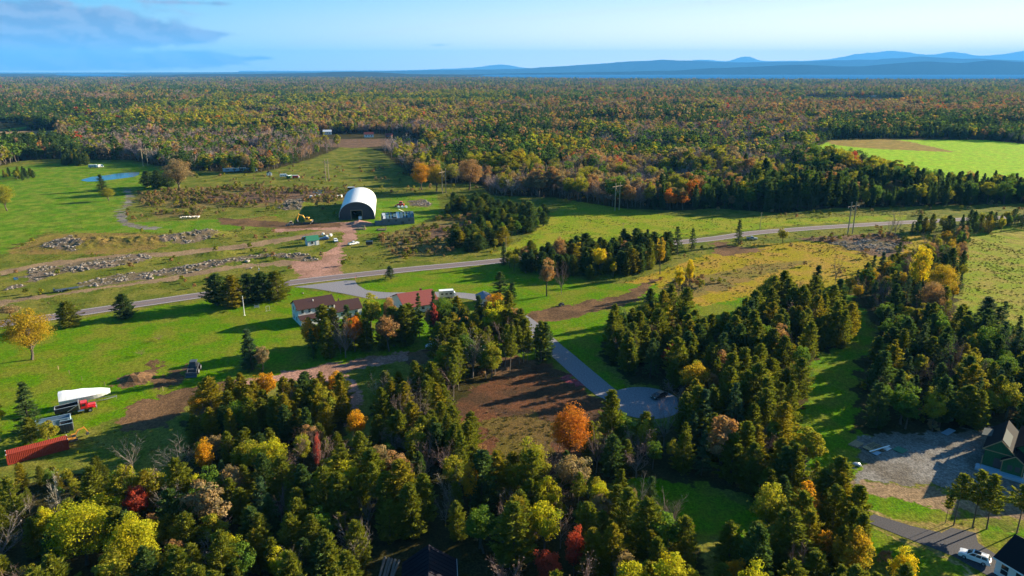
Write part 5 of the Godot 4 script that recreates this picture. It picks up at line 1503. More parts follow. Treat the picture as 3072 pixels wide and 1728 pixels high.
func houses() -> void:
	# two-storey pale house with a brown roof and its garage wing
	var o := thing("house", "pale two-storey house with brown shingle roof beside the lawn", "house", Vector3(-70.2, 0, -238.4), 122.0)
	gable(o, -4.0, 4.0, -6.5, 6.5, 5.5, 7.7, "siding", "shingle_brown")
	gable(o, -5.6, 2.4, 6.6, 15.6, 2.9, 5.3, "siding", "shingle_brown")
	part(o, "porch_roof", Geo.new().prism(PackedVector2Array([Vector2(-6.9, 2.3), Vector2(-4.05, 3.1), Vector2(-4.05, 3.25), Vector2(-6.9, 2.45)]), -6.8, 1.0), M.shingle_brown)
	part(o, "porch_wall", Geo.new().box(Vector3(-5.3, 1.1, -3.0), Vector3(2.4, 2.4, 7.0)), M.siding)
	for z in [-5.0, -2.6, -0.2, 3.9, 5.6]:
		window(o, Vector3(-4.02, 4.5, z), 0.9, 1.2, true, -1.0)
	for x in [-1.8, 1.6]:
		window(o, Vector3(x, 4.6, -6.52), 0.9, 1.3, false, -1.0)
		window(o, Vector3(x, 1.6, -6.52), 0.9, 1.3, false, -1.0)
	for z in [8.4, 13.6]:
		window(o, Vector3(-5.62, 1.6, z), 1.1, 1.1, true, -1.0)
	part(o, "vent_pipe", Geo.new().tube(Vector3(-1.6, 6.6, -0.4), Vector3(-1.6, 7.6, -0.4), 0.12, 0.12, 8), M.white)
	part(o, "dormer", Geo.new().prism(PackedVector2Array([Vector2(-1.3, 3.4), Vector2(1.3, 3.4), Vector2(0, 5.9)]), 9.0, 9.3), M.shingle_brown)
	# low house with a red roof
	o = thing("house", "low house with a broad red shingle roof half hidden by trees", "house", Vector3(-36.3, 0, -251.6), 118.0)
	gable(o, -7.4, 7.4, -6.2, 6.6, 2.8, 5.8, "cream", "shingle_red", 0.6)
	for z in [-3.5, 0.5, 4.0]:
		window(o, Vector3(-7.42, 1.6, z), 1.2, 1.1, true, -1.0)
	window(o, Vector3(-2.0, 1.7, -6.22), 1.2, 1.1, false, -1.0)
	part(o, "chimney", Geo.new().box(Vector3(1.0, 5.6, 3.0), Vector3(0.7, 1.6, 0.7)), M.shingle_red)
	# small shed with a dark blue roof
	o = thing("shed", "small shed with a dark blue roof beside the lane", "shed", Vector3(-10.4, 0, -255.4), 8.0)
	gable(o, -2.6, 2.6, -4.2, 4.2, 2.2, 3.4, "siding", "blue_roof")
	part(o, "door", Geo.new().box(Vector3(0, 1.0, 4.22), Vector3(1.6, 2.0, 0.08)), M.dark_steel)
	# house in the lower right corner: black roof, white walls
	o = thing("house", "white house with a black roof in the lower right corner", "house", Vector3(83.7, 0, -104.5), 24.5)
	gable(o, 0.45, 9.9, 0.3, 13.0, 3.25, 6.1, "white", "shingle_black")
	part(o, "fascia", Geo.new().box(Vector3(-0.03, 3.05, 6.6), Vector3(0.08, 0.26, 13.5)), M.white)
	for z in [1.9, 4.3, 7.0, 9.6]:
		window(o, Vector3(0.43, 1.75, z), 1.15, 1.9, true, -1.0)
	# dark metal roof at the bottom edge
	o = thing("house", "house with a dark ribbed metal roof in the shade at the bottom edge", "house", Vector3(-14.3, 0, -104.0), 6.0)
	gable(o, -4.2, 4.2, 0.4, 15.0, 3.0, 6.0, "old_boards", "metal_roof_dark")
	for z in range(1, 15):
		for s in [-1.0, 1.0]:
			part(o, "roof_rib", Geo.new().bar(Vector3(s * 0.05, 6.2, z), Vector3(s * 4.6, 3.0, z), 0.06, 0.08), M.metal_roof_dark)
	part(o, "fascia", Geo.new().bar(Vector3(4.72, 2.75, -0.1), Vector3(4.72, 2.75, 15.4), 0.05, 0.2), M.white)
	new_house()

func new_house() -> void:
	var o := thing("unfinished_house", "unfinished house with green sheathing and bare timber on the gravel yard", "house", Vector3(106.4, 0, -138.0), -39.7)
	gable(o, -2.6, 2.6, -12.0, -0.3, 4.5, 7.0, "sheathing", "shingle_black", 0.5)
	gable(o, 0.9, 5.2, -3.4, 0.9, 3.2, 4.7, "sheathing", "shingle_black", 0.35)
	gable(o, 2.8, 16.0, -15.0, -3.5, 5.2, 9.8, "sheathing", "shingle_black", 0.5)
	part(o, "roof_underlay", Geo.new().prism(PackedVector2Array([Vector2(0.1, 7.24), Vector2(1.6, 5.80), Vector2(1.6, 5.86), Vector2(0.1, 7.30)]), -7.0, -0.4), M.underlay)
	part(o, "rear_roof", Geo.new().box(Vector3(-1.4, 5.0, -8.2), Vector3(5.5, 0.16, 4.2), Basis(Vector3.FORWARD, -0.12)), M.underlay)
	part(o, "deck", Geo.new().box(Vector3(1.2, 0.45, 1.5), Vector3(9.6, 0.14, 2.6)), M.blue_grey)
	part(o, "rail", Geo.new().box(Vector3(-1.0, 1.3, 2.7), Vector3(5.4, 0.1, 0.14)), M.blue_grey)
	part(o, "deck_skirt", Geo.new().box(Vector3(1.2, 0.15, 2.72), Vector3(9.6, 0.5, 0.06)), M.blue_grey)
	for p in [Vector3(0.95, 0, 1.3), Vector3(5.1, 0, 1.3), Vector3(4.7, 0, 1.3), Vector3(-2.7, 0, 1.4)]:
		part(o, "post", Geo.new().box(p + Vector3(0, 1.75, 0), Vector3(0.16, 3.1, 0.16)), M.lumber)
	for s in [[Vector3(-3.1, 4.35, 0.3), Vector3(0, 7.2, 0.3)], [Vector3(3.1, 4.35, 0.3), Vector3(0, 7.2, 0.3)], [Vector3(-3.1, 4.35, 0.3), Vector3(3.1, 4.35, 0.3)], [Vector3(0.5, 3.05, 1.4), Vector3(3.05, 4.95, 1.4)], [Vector3(5.6, 3.05, 1.4), Vector3(3.05, 4.95, 1.4)]]:
		part(o, "fascia_board", Geo.new().bar(s[0], s[1], 0.08, 0.2), M.lumber)
	part(o, "door_opening", Geo.new().box(Vector3(0.1, 1.6, -0.28), Vector3(1.6, 2.2, 0.08)), M.dark_steel)
	for k in 2:
		part(o, "window_opening", Geo.new().box(Vector3(2.4 + 1.4 * k, 1.9, 0.92), Vector3(0.9, 1.2, 0.06)), M.dark_steel)
	var l := thing("ladder", "aluminium ladder leaning on the unfinished house", "ladder", Vector3(109.6, 0, -133.6), -39.7)
	for s in [-0.22, 0.22]:
		part(l, "rail", Geo.new().bar(Vector3(s, 0, 0.6), Vector3(s, 5.0, -0.9), 0.05, 0.08), M.chrome)
	for k in 14:
		var f := (k + 1) / 15.0
		part(l, "rung", Geo.new().bar(Vector3(-0.22, 5.0 * f, 0.6 - 1.5 * f), Vector3(0.22, 5.0 * f, 0.6 - 1.5 * f), 0.035, 0.035), M.chrome)


func barn_yard() -> void:
	# arched barn with a white membrane roof
	var o := thing("arched_barn", "large arched barn with a white membrane roof and dark plank front", "barn", Vector3(-91.6, 0, -414.0), 9.4)
	var out := PackedVector2Array()
	var inn := PackedVector2Array()
	for i in 33:
		var a := PI * i / 32.0
		var p := Vector2(cos(a) * 10.4, pow(sin(a), 0.85) * 9.2 + 1.4)
		out.append(p)
		inn.append(p * Vector2(0.985, 0.985))
	var g := Geo.new()
	for i in 32:
		g.quad(Vector3(out[i].x, out[i].y, 0.5), Vector3(out[i + 1].x, out[i + 1].y, 0.5), Vector3(out[i + 1].x, out[i + 1].y, -55), Vector3(out[i].x, out[i].y, -55))
		g.quad(Vector3(inn[i].x, inn[i].y, 0.5), Vector3(inn[i + 1].x, inn[i + 1].y, 0.5), Vector3(inn[i + 1].x, inn[i + 1].y, -55), Vector3(inn[i].x, inn[i].y, -55))
		g.quad(Vector3(out[i].x, out[i].y, 0.5), Vector3(out[i + 1].x, out[i + 1].y, 0.5), Vector3(inn[i + 1].x, inn[i + 1].y, 0.5), Vector3(inn[i].x, inn[i].y, 0.5))
	part(o, "roof", g, M.membrane)
	for s in [-1.0, 1.0]:
		part(o, "side_wall", Geo.new().box(Vector3(s * 10.25, 0.7, -27.2), Vector3(0.3, 1.6, 55.4)), M.old_boards)
	# front boards, one by one, round the doorway
	for i in 26:
		var x := -10.0 + 20.0 * (i + 0.5) / 26.0
		var top := pow(maxf(0.0, 1.0 - pow(x / 10.3, 2.0)), 0.42) * 9.1 + 1.25
		var low_y := 5.4 if absf(x + 0.1) < 3.2 else -0.1
		part(o, "plank", Geo.new().box(Vector3(x, (top + low_y) * 0.5, -0.25 + R.randf_range(-0.03, 0.03)), Vector3(0.74, top - low_y, 0.08)), M.old_boards)
	for x in [-3.3, 3.1]:
		part(o, "door_post", Geo.new().box(Vector3(x, 2.7, -0.15), Vector3(0.3, 5.5, 0.3)), M.lumber)
	part(o, "lintel", Geo.new().box(Vector3(-0.1, 5.5, -0.15), Vector3(6.7, 0.3, 0.3)), M.lumber)
	part(o, "back_wall", Geo.new().prism(inn, -54.6, -54.4), M.old_boards)
	lone("crate", crate_geo(1.9, 1.7, 1.6), M.white, "white crate standing in the barn doorway", "crate", Vector3(-89.9, 0.85, -414.8), 9.0)
	# ruined block building
	o = thing("ruined_building", "ruined grey building with a collapsed teal and white roof beside the barn", "building", Vector3(-65.5, 0, -402.5), 15.0)
	part(o, "wall", Geo.new().box(Vector3(0, 1.8, 2.6), Vector3(18.0, 3.7, 0.35)), M.block_wall)
	part(o, "wall", Geo.new().box(Vector3(0, 1.8, -6.0), Vector3(18.0, 3.7, 0.35)), M.block_wall)
	part(o, "wall", Geo.new().box(Vector3(-8.8, 2.6, -1.7), Vector3(0.35, 5.3, 8.2)), M.block_wall)
	part(o, "wall", Geo.new().box(Vector3(8.8, 2.9, -1.7), Vector3(0.35, 5.9, 8.2)), M.block_wall)
	for k in 9:
		var w := 1.7 if k != 2 and k != 6 else 1.1
		var tilt := Basis(Vector3.RIGHT, deg_to_rad(34.0 + R.randf_range(-3, 5)))
		part(o, "roof_sheet", Geo.new().box(Vector3(-8.0 + 2.0 * k, 5.1 + R.randf_range(-0.2, 0.1), 0.6 + R.randf_range(-0.2, 0.2)), Vector3(w, 0.08, 4.6 if k != 3 else 3.0), tilt), M.metal_roof_teal if k != 0 and k != 4 else M.white)
	for k in 8:
		part(o, "roof_sheet", Geo.new().box(Vector3(-7.6 + 2.1 * k, 5.3, -3.8), Vector3(1.9, 0.08, 4.6), Basis(Vector3.RIGHT, deg_to_rad(-32.0))), M.metal_roof_teal)
	part(o, "loose_sheet", Geo.new().box(Vector3(2.2, 7.2, -1.8), Vector3(3.0, 0.08, 1.2), Basis(Vector3.FORWARD, 0.5)), M.white)
	part(o, "door_opening", Geo.new().box(Vector3(2.2, 0.9, 2.80), Vector3(1.6, 1.6, 0.05)), M.dark_steel)
	for x in [-5.6, -1.4, 6.0]:
		part(o, "window_opening", Geo.new().box(Vector3(x, 2.3, 2.80), Vector3(1.2, 1.1, 0.05)), M.dark_steel)
	part(o, "annex", Geo.new().box(Vector3(-11.2, 1.0, 0.8), Vector3(4.2, 2.2, 3.2)), M.block_wall)
	# green-roofed shed by the drive
	o = thing("shed", "small grey shed with a green metal roof beside the red dirt drive", "shed", Vector3(-101.0, 0, -350.5), 122.0)
	gable(o, -2.2, 2.2, -2.9, 2.9, 2.7, 4.6, "siding", "metal_roof_green", 0.3)
	window(o, Vector3(-2.22, 1.5, -0.6), 0.9, 1.1, true, -1.0, "steel")
	part(o, "door", Geo.new().box(Vector3(-2.23, 1.0, 1.7), Vector3(0.08, 2.0, 0.9)), M.white)
	far_houses()

func crate_geo(x: float, y: float, z: float) -> Geo:
	var g := Geo.new().box(Vector3.ZERO, Vector3(x * 0.96, y * 0.96, z * 0.96))
	for sx in [-1.0, 1.0]:
		for sz in [-1.0, 1.0]:
			g.box(Vector3(sx * x * 0.47, 0, sz * z * 0.47), Vector3(0.1, y, 0.1))
	for sy in [-1.0, 1.0]:
		for sz in [-1.0, 1.0]:
			g.box(Vector3(0, sy * y * 0.46, sz * z * 0.47), Vector3(x, 0.1, 0.1))
	return g

func far_houses() -> void:
	for h in [[-772, -1246, 24, 14, 6, 9, 20, "white", "white", "long white farm building among the trees at far left"], [-1262, -2275, 14, 10, 6, 10, 30, "white", "shingle_brown", "small white house deep in the forest at far left"], [226, -3300, 44, 14, 7, 11, 0, "white", "white", "long white barn far off in the forest"], [680, -3440, 26, 12, 11, 18, 10, "white", "shingle_brown", "white farmhouse with a steep roof far off in the forest"], [560, -3420, 30, 12, 6, 9, 5, "cream", "shingle_brown", "pale farm building left of the steep white farmhouse"], [1237, -2525, 20, 12, 6, 9, 15, "white", "metal_roof_teal", "white house near the far brown field"], [1420, -2540, 14, 10, 7, 10, 15, "white", "shingle_brown", "narrow white house near the far brown field"], [1180, -1944, 22, 12, 6, 9, -10, "white", "metal_roof_teal", "white house at the far right edge of the forest"], [-256, -1006, 11, 7, 4, 6, 10, "white", "white", "small white shed at the clearing"], [-190, -962, 12, 6, 4, 6.5, 12, "white", "shingle_red", "white building with a red roof at the clearing"], [-163, -960, 8, 6, 3, 5, 0, "oxide", "shingle_red", "small red shed at the clearing"], [-85, -900, 14, 6, 3, 5, 5, "old_boards", "shingle_brown", "brown shed at the edge of the clearing"]]:
		var o := thing("farm_building" if h[2] > 20 else "cottage", h[9], "building", Vector3(h[0], 0, h[1]), 90.0 + h[6])
		gable(o, -h[3] * 0.5, h[3] * 0.5, -h[2] * 0.5, h[2] * 0.5, h[4], h[5], h[7], h[8], 0.5)
		for k in 3:
			window(o, Vector3(-h[3] * 0.5 - 0.02, h[4] * 0.5, (k - 1) * h[2] * 0.28), 1.4, 1.5, true, -1.0)


# ---------------------------------------------------------------- vehicles
func wheel(o: Node3D, p: Vector3, r: float, w: float) -> void:
	var t := part(o, "wheel", Geo.new().tube(p - Vector3(0, 0, w * 0.5), p + Vector3(0, 0, w * 0.5), r, r, 16), M.rubber)
	part(t, "rim", Geo.new().tube(p - Vector3(0, 0, w * 0.52), p + Vector3(0, 0, w * 0.52), r * 0.58, r * 0.58, 12), M.silver_paint)

# a frustum: bottom x0..x1, top x2..x3, half widths
func cabin(x0: float, x1: float, x2: float, x3: float, y0: float, y1: float, w0: float, w1: float) -> Geo:
	var g := Geo.new()
	var a := [Vector3(x0, y0, -w0), Vector3(x1, y0, -w0), Vector3(x1, y0, w0), Vector3(x0, y0, w0)]
	var b := [Vector3(x2, y1, -w1), Vector3(x3, y1, -w1), Vector3(x3, y1, w1), Vector3(x2, y1, w1)]
	for i in 4:
		g.quad(a[i], a[(i + 1) % 4], b[(i + 1) % 4], b[i])
	g.quad(b[0], b[1], b[2], b[3])
	return g

func car_windows(o: Node3D, x0: float, x1: float, x2: float, x3: float, y0: float, y1: float, w0: float, w1: float) -> void:
	for s in [-1.0, 1.0]:
		var f := func(u: float, v: float) -> Vector3:
			return Vector3(lerpf(lerpf(x0, x1, u), lerpf(x2, x3, u), v), lerpf(y0, y1, v), s * (lerpf(w0, w1, v) + 0.015))
		for k in [[0.08, 0.36], [0.39, 0.64], [0.67, 0.93]]:
			var g := Geo.new()
			g.quad(f.call(k[0], 0.15), f.call(k[1], 0.15), f.call(k[1], 0.86), f.call(k[0], 0.86))
			part(o, "side_window", g, M.glass)
	for e in [[x1, x3, 0.015, "windscreen"], [x0, x2, -0.015, "rear_window"]]:
		var g := Geo.new()
		var p := func(u: float, v: float) -> Vector3:
			return Vector3(lerpf(e[0], e[1], v) + e[2], lerpf(y0, y1, v) + 0.01, lerpf(-1, 1, u) * lerpf(w0, w1, v))
		g.quad(p.call(0.07, 0.1), p.call(0.93, 0.1), p.call(0.93, 0.9), p.call(0.07, 0.9))
		part(o, e[3], g, M.glass)

func car(called: String, label: String, at: Vector3, turn: float, paint_: String, style: String, group := "") -> Node3D:
	var o := thing(called, label, "car" if style != "pickup" else "pickup truck", at, turn, group)
	var m: Material = M[paint_]
	var body := Geo.new()
	var side: PackedVector2Array
	if style == "pickup":
		side = PackedVector2Array([Vector2(-2.85, 0.45), Vector2(2.75, 0.42), Vector2(2.85, 0.75), Vector2(2.75, 1.05), Vector2(1.2, 1.16), Vector2(-0.75, 1.16), Vector2(-0.78, 0.72), Vector2(-2.8, 0.72)])
	else:
		side = PackedVector2Array([Vector2(-2.42, 0.36), Vector2(2.38, 0.33), Vector2(2.46, 0.62), Vector2(2.36, 0.88), Vector2(1.9, 0.99), Vector2(1.15, 1.06), Vector2(-2.25, 1.10), Vector2(-2.46, 0.95), Vector2(-2.5, 0.62)])
	body.prism(side, -0.93, 0.93)
	part(o, "body", body, m)
	if style == "pickup":
		part(o, "cab", cabin(-0.75, 1.15, -0.6, 0.5, 1.14, 1.82, 0.88, 0.72), m)
		car_windows(o, -0.75, 1.15, -0.6, 0.5, 1.14, 1.82, 0.88, 0.72)
		for s in [-1.0, 1.0]:
			part(o, "bed_side", Geo.new().box(Vector3(-1.82, 0.93, s * 0.88), Vector3(2.05, 0.5, 0.1)), m)
			wheel(o, Vector3(1.85, 0.38, s * 0.84), 0.38, 0.26)
			wheel(o, Vector3(-1.75, 0.38, s * 0.84), 0.38, 0.26)
			part(o, "headlight", Geo.new().box(Vector3(2.82, 0.88, s * 0.66), Vector3(0.08, 0.18, 0.36)), M.lamp_clear)
			part(o, "tail_light", Geo.new().box(Vector3(-2.86, 0.9, s * 0.82), Vector3(0.06, 0.3, 0.16)), M.lamp_red)
		part(o, "tailgate", Geo.new().box(Vector3(-2.82, 0.93, 0), Vector3(0.08, 0.5, 1.7)), m)
	else:
		var top := 1.72 if style == "suv" else 1.46
		part(o, "roof", cabin(-2.3, 1.25, -1.95 if style == "suv" else -1.4, 0.35, 1.06, top, 0.88, 0.66), m)
		car_windows(o, -2.3, 1.25, -1.95 if style == "suv" else -1.4, 0.35, 1.06, top, 0.88, 0.66)
		for s in [-1.0, 1.0]:
			wheel(o, Vector3(1.48, 0.36, s * 0.83), 0.36, 0.24)
			wheel(o, Vector3(-1.5, 0.36, s * 0.83), 0.36, 0.24)
			part(o, "headlight", Geo.new().box(Vector3(2.36, 0.78, s * 0.64), Vector3(0.16, 0.16, 0.4)), M.lamp_clear)
			part(o, "tail_light", Geo.new().box(Vector3(-2.44, 0.95, s * 0.74), Vector3(0.08, 0.22, 0.26)), M.lamp_red)
			part(o, "mirror", Geo.new().box(Vector3(0.85, 1.16, s * 1.0), Vector3(0.14, 0.14, 0.2)), m)
			if style == "suv":
				part(o, "roof_rail", Geo.new().bar(Vector3(-1.7, top + 0.06, s * 0.6), Vector3(0.2, top + 0.06, s * 0.6), 0.05, 0.05), M.black_paint)
		if style == "suv":
			part(o, "sunroof", Geo.new().box(Vector3(-0.35, top + 0.012, 0), Vector3(1.05, 0.02, 0.9)), M.glass)
	return o

func excavator(label: String, at: Vector3, turn: float, paint_: String, k: float) -> void:
	var o := thing("excavator", label, "excavator", at, turn)
	o.scale = Vector3.ONE * k
	var m: Material = M[paint_]
	for s in [-1.0, 1.0]:
		part(o, "track", Geo.new().prism(PackedVector2Array([Vector2(-1.7, 0.15), Vector2(-1.4, 0.0), Vector2(1.4, 0.0), Vector2(1.75, 0.15), Vector2(1.9, 0.5), Vector2(1.7, 0.85), Vector2(-1.6, 0.85), Vector2(-1.85, 0.5)]), s * 1.1 - 0.28, s * 1.1 + 0.28), M.dark_steel)
	part(o, "undercarriage", Geo.new().box(Vector3(0, 0.6, 0), Vector3(1.8, 0.5, 1.7)), M.dark_steel)
	part(o, "house", Geo.new().prism(PackedVector2Array([Vector2(-2.0, 0.95), Vector2(1.2, 0.95), Vector2(1.2, 1.6), Vector2(-1.4, 2.0), Vector2(-2.1, 1.8)]), -1.25, 1.25), m)
	part(o, "counterweight", Geo.new().box(Vector3(-2.1, 1.35, 0), Vector3(0.5, 0.9, 2.3)), M.dark_steel)
	var c := part(o, "cab", Geo.new().box(Vector3(0.65, 2.0, 0.75), Vector3(1.4, 1.7, 0.95)), m)
	part(c, "window", Geo.new().box(Vector3(0.72, 2.2, 0.76), Vector3(1.36, 1.0, 0.98)), M.glass)
	var p := [Vector3(1.0, 1.4, -0.1), Vector3(2.7, 3.7, -0.1), Vector3(4.9, 3.9, -0.1), Vector3(5.8, 1.7, -0.1)]
	part(o, "boom", Geo.new().bar(p[0], p[1], 0.42, 0.55).bar(p[1] - Vector3(0.1, 0.15, 0), p[2], 0.4, 0.5), m)
	part(o, "stick", Geo.new().bar(p[2] + Vector3(-0.3, 0.5, 0), p[3], 0.34, 0.4), m)
	part(o, "ram", Geo.new().tube(Vector3(1.6, 1.3, 0.2), Vector3(2.9, 3.3, 0.2), 0.09, 0.07, 8), M.steel)
	part(o, "bucket", Geo.new().prism(PackedVector2Array([Vector2(5.3, 1.7), Vector2(5.95, 1.6), Vector2(6.1, 0.9), Vector2(5.6, 0.5), Vector2(5.0, 0.7), Vector2(5.5, 1.1)]), -0.6, 0.4), M.dark_steel)

func vehicles() -> void:
	car("suv", "white suv parked on the dark driveway at lower right", Vector3(82.97, 0.05, -107.87), 139.0, "white_paint", "suv")
	car("car", "black car parked at the end of the paved lane", Vector3(39.5, 0.06, -174.3), 217.0, "black_paint", "sedan")
	car("pickup_truck", "silver pickup parked beside the main road near a spruce", Vector3(124.9, 0.0, -361.6), -18.0, "silver_paint", "pickup")
	car("pickup_truck", "white pickup with an open bed on the red dirt drive", Vector3(-80.1, 0.0, -350.4), 43.0, "white_paint", "pickup")
	car("car", "blue car behind the green-roofed shed, left of two", Vector3(-107.2, 0.0, -362.5), 10.0, "blue_paint", "sedan")
	car("car", "blue car right of the green-roofed shed", Vector3(-97.8, 0.0, -361.5), 190.0, "blue_paint", "sedan")
	car("car", "pale blue and white car on the grass near the shed", Vector3(-90.8, 0.0, -357.4), -70.0, "white_paint", "sedan")
	car("pickup_truck", "white pickup half hidden in the shade of the grove", Vector3(-25.2, 0.0, -211.5), 60.0, "white_paint", "pickup")
	dump_truck()
	boat()
	container()
	excavator("ochre mini excavator in the shade beside the shipping container", Vector3(-104.6, 0, -151.0), 45.0, "ochre_paint", 0.62)
	excavator("yellow excavator in the shadow of the arched barn", Vector3(-117.0, 0, -402.0), 165.0, "yellow_paint", 1.25)
	loader("tan wheel loader beside the yellow excavator", Vector3(-125.5, 0, -396.5), 200.0, "tan_paint", 1.0)
	loader("dark tracked loader with a tan guard on the muddy lawn", Vector3(-92.6, 0, -191.2), -80.0, "dark_steel", 1.4)
	loader("red tractor behind the ruined building", Vector3(-72.0, 0, -455.6), 180.0, "red_paint", 1.35)
	var o := thing("utility_vehicle", "small dark utility vehicle on the meadow track", "vehicle", Vector3(18.5, 0, -252.5), 30.0)
	part(o, "body", Geo.new().box(Vector3(0, 0.6, 0), Vector3(1.9, 0.5, 1.0)), M.dark_steel)
	part(o, "seat", Geo.new().box(Vector3(-0.3, 1.0, 0), Vector3(0.7, 0.4, 0.6)), M.black_paint)
	part(o, "handlebar", Geo.new().bar(Vector3(0.5, 1.2, -0.45), Vector3(0.5, 1.2, 0.45), 0.06, 0.06), M.black_paint)
	for x in [-0.65, 0.65]:
		for s in [-0.5, 0.5]:
			wheel(o, Vector3(x, 0.32, s), 0.32, 0.26)
	# trailers and boxes
	open_box("dumpster", "pale blue-grey open dumpster beside the red dump truck", Vector3(-113.0, 0, -157.8), 30.0, 7.4, 2.4, 1.6, "blue_grey", true)
	open_box("cargo_trailer", "dark cargo box with a blue-grey top beside the mini excavator", Vector3(-108.3, 0, -155.6), 30.0, 2.6, 2.2, 1.9, "dark_steel", true)
	open_box("dump_trailer", "small black dump trailer on the grass by the red dirt drive", Vector3(-71.6, 0.3, -348.0), 5.0, 3.2, 2.0, 1.5, "black_paint", true)
	o = thing("flatbed_trailer", "dark flatbed trailer parked on the earth track at far left", "trailer", Vector3(-178.1, 0, -271.4), 35.0)
	part(o, "deck", Geo.new().box(Vector3(0, 0.8, 0), Vector3(8.6, 0.16, 2.4)), M.dark_steel)
	part(o, "headboard", Geo.new().box(Vector3(-4.0, 1.2, 0), Vector3(0.5, 0.8, 2.3)), M.black_paint)
	part(o, "tongue", Geo.new().bar(Vector3(4.3, 0.8, 0), Vector3(6.4, 1.0, 0), 0.3, 0.16), M.steel)
	for x in [-2.6, -1.6]:
		for s in [-1.0, 1.0]:
			wheel(o, Vector3(x, 0.42, s), 0.42, 0.3)
	# far row of parked trailers, vans and sheds
	for b in [["mobile_home", "long purple and white mobile home at the forest edge", -241.4, -621.6, 17.0, 19.0, 3.0, 3.0, "blue_grey", "mobile home"], ["box_truck", "blue box truck with a white cab at the forest edge", -226.0, -621.5, 30.0, 7.0, 2.5, 3.2, "blue_paint", "truck"], ["camper", "teal camper beyond the pond", -380.0, -648.4, 15.0, 6.5, 2.4, 2.4, "blue_grey", "camper"], ["van", "white van beyond the pond", -374.6, -650.6, 60.0, 4.6, 2.0, 2.2, "white_paint", "van"], ["van", "white van in the row of parked vehicles", -189.0, -589.0, 20.0, 5.4, 2.0, 2.2, "white_paint", "van"], ["van", "green van in the row of parked vehicles", -182.0, -582.0, 70.0, 4.8, 2.0, 2.1, "sheathing", "van"], ["van", "red van at the end of the row of parked vehicles", -177.0, -582.0, 10.0, 4.8, 2.0, 2.2, "red_paint", "van"], ["camper", "silver and white camper beside the red-roofed house", -25.4, -262.0, 12.0, 5.6, 2.4, 2.8, "silver_paint", "camper"], ["van", "dark van near the small far pond", -118.0, -520.0, 10.0, 5.0, 2.1, 2.2, "dark_steel", "van"]]:
		o = thing(b[0], b[1], b[9], Vector3(b[2], 0, b[3]), b[4])
		part(o, "body", Geo.new().box(Vector3(0, 0.5 + b[7] * 0.5, 0), Vector3(b[5], b[7] - 0.4, b[6])), M[b[8]])
		part(o, "roof", Geo.new().box(Vector3(0, 0.4 + b[7], 0), Vector3(b[5] * 0.98, 0.16, b[6] * 0.96)), M.white_paint)
		part(o, "front", Geo.new().box(Vector3(b[5] * 0.5 + 0.3, 0.5 + b[7] * 0.35, 0), Vector3(0.7, b[7] * 0.6, b[6] * 0.94)), M.white_paint)
		for k in 3:
			part(o, "window", Geo.new().box(Vector3((k - 1) * b[5] * 0.3, b[7] * 0.72, b[6] * 0.5 + 0.01), Vector3(b[5] * 0.16, b[7] * 0.22, 0.04)), M.glass)
		for x in [-0.32, 0.34]:
			for s in [-1.0, 1.0]:
				wheel(o, Vector3(x * b[5], 0.36, s * b[6] * 0.44), 0.36, 0.24)
	o = thing("shed", "small white-fronted shed in the far junk yard", "shed", Vector3(-204.5, 0, -601.2), 30.0)
	gable(o, -1.6, 1.6, -2.4, 2.4, 2.2, 3.1, "white", "shingle_brown", 0.2)
	part(o, "door", Geo.new().box(Vector3(0, 1.0, 2.43), Vector3(0.9, 1.9, 0.06)), M.dark_steel)

func open_box(called: String, label: String, at: Vector3, turn: float, l: float, w: float, h: float, m: String, wheels: bool) -> void:
	var o := thing(called, label, "dumpster" if called == "dumpster" else "trailer", at, turn)
	part(o, "floor", Geo.new().box(Vector3(0, 0.5, 0), Vector3(l, 0.12, w)), M[m])
	for s in [-1.0, 1.0]:
		part(o, "side", Geo.new().box(Vector3(0, 0.5 + h * 0.5, s * w * 0.5), Vector3(l, h, 0.1)), M[m])
		part(o, "end", Geo.new().box(Vector3(s * l * 0.5, 0.5 + h * 0.5, 0), Vector3(0.1, h, w + 0.1)), M[m])
		part(o, "top_rail", Geo.new().box(Vector3(0, 0.56 + h, s * w * 0.5), Vector3(l + 0.14, 0.12, 0.16)), M.blue_grey)
		for k in 5:
			part(o, "rib", Geo.new().box(Vector3((k - 2) * l * 0.22, 0.5 + h * 0.5, s * (w * 0.5 + 0.08)), Vector3(0.1, h, 0.08)), M[m])
	if wheels:
		for x in [-0.18, 0.05]:
			for s in [-1.0, 1.0]:
				wheel(o, Vector3(x * l, 0.36, s * w * 0.46), 0.36, 0.24)

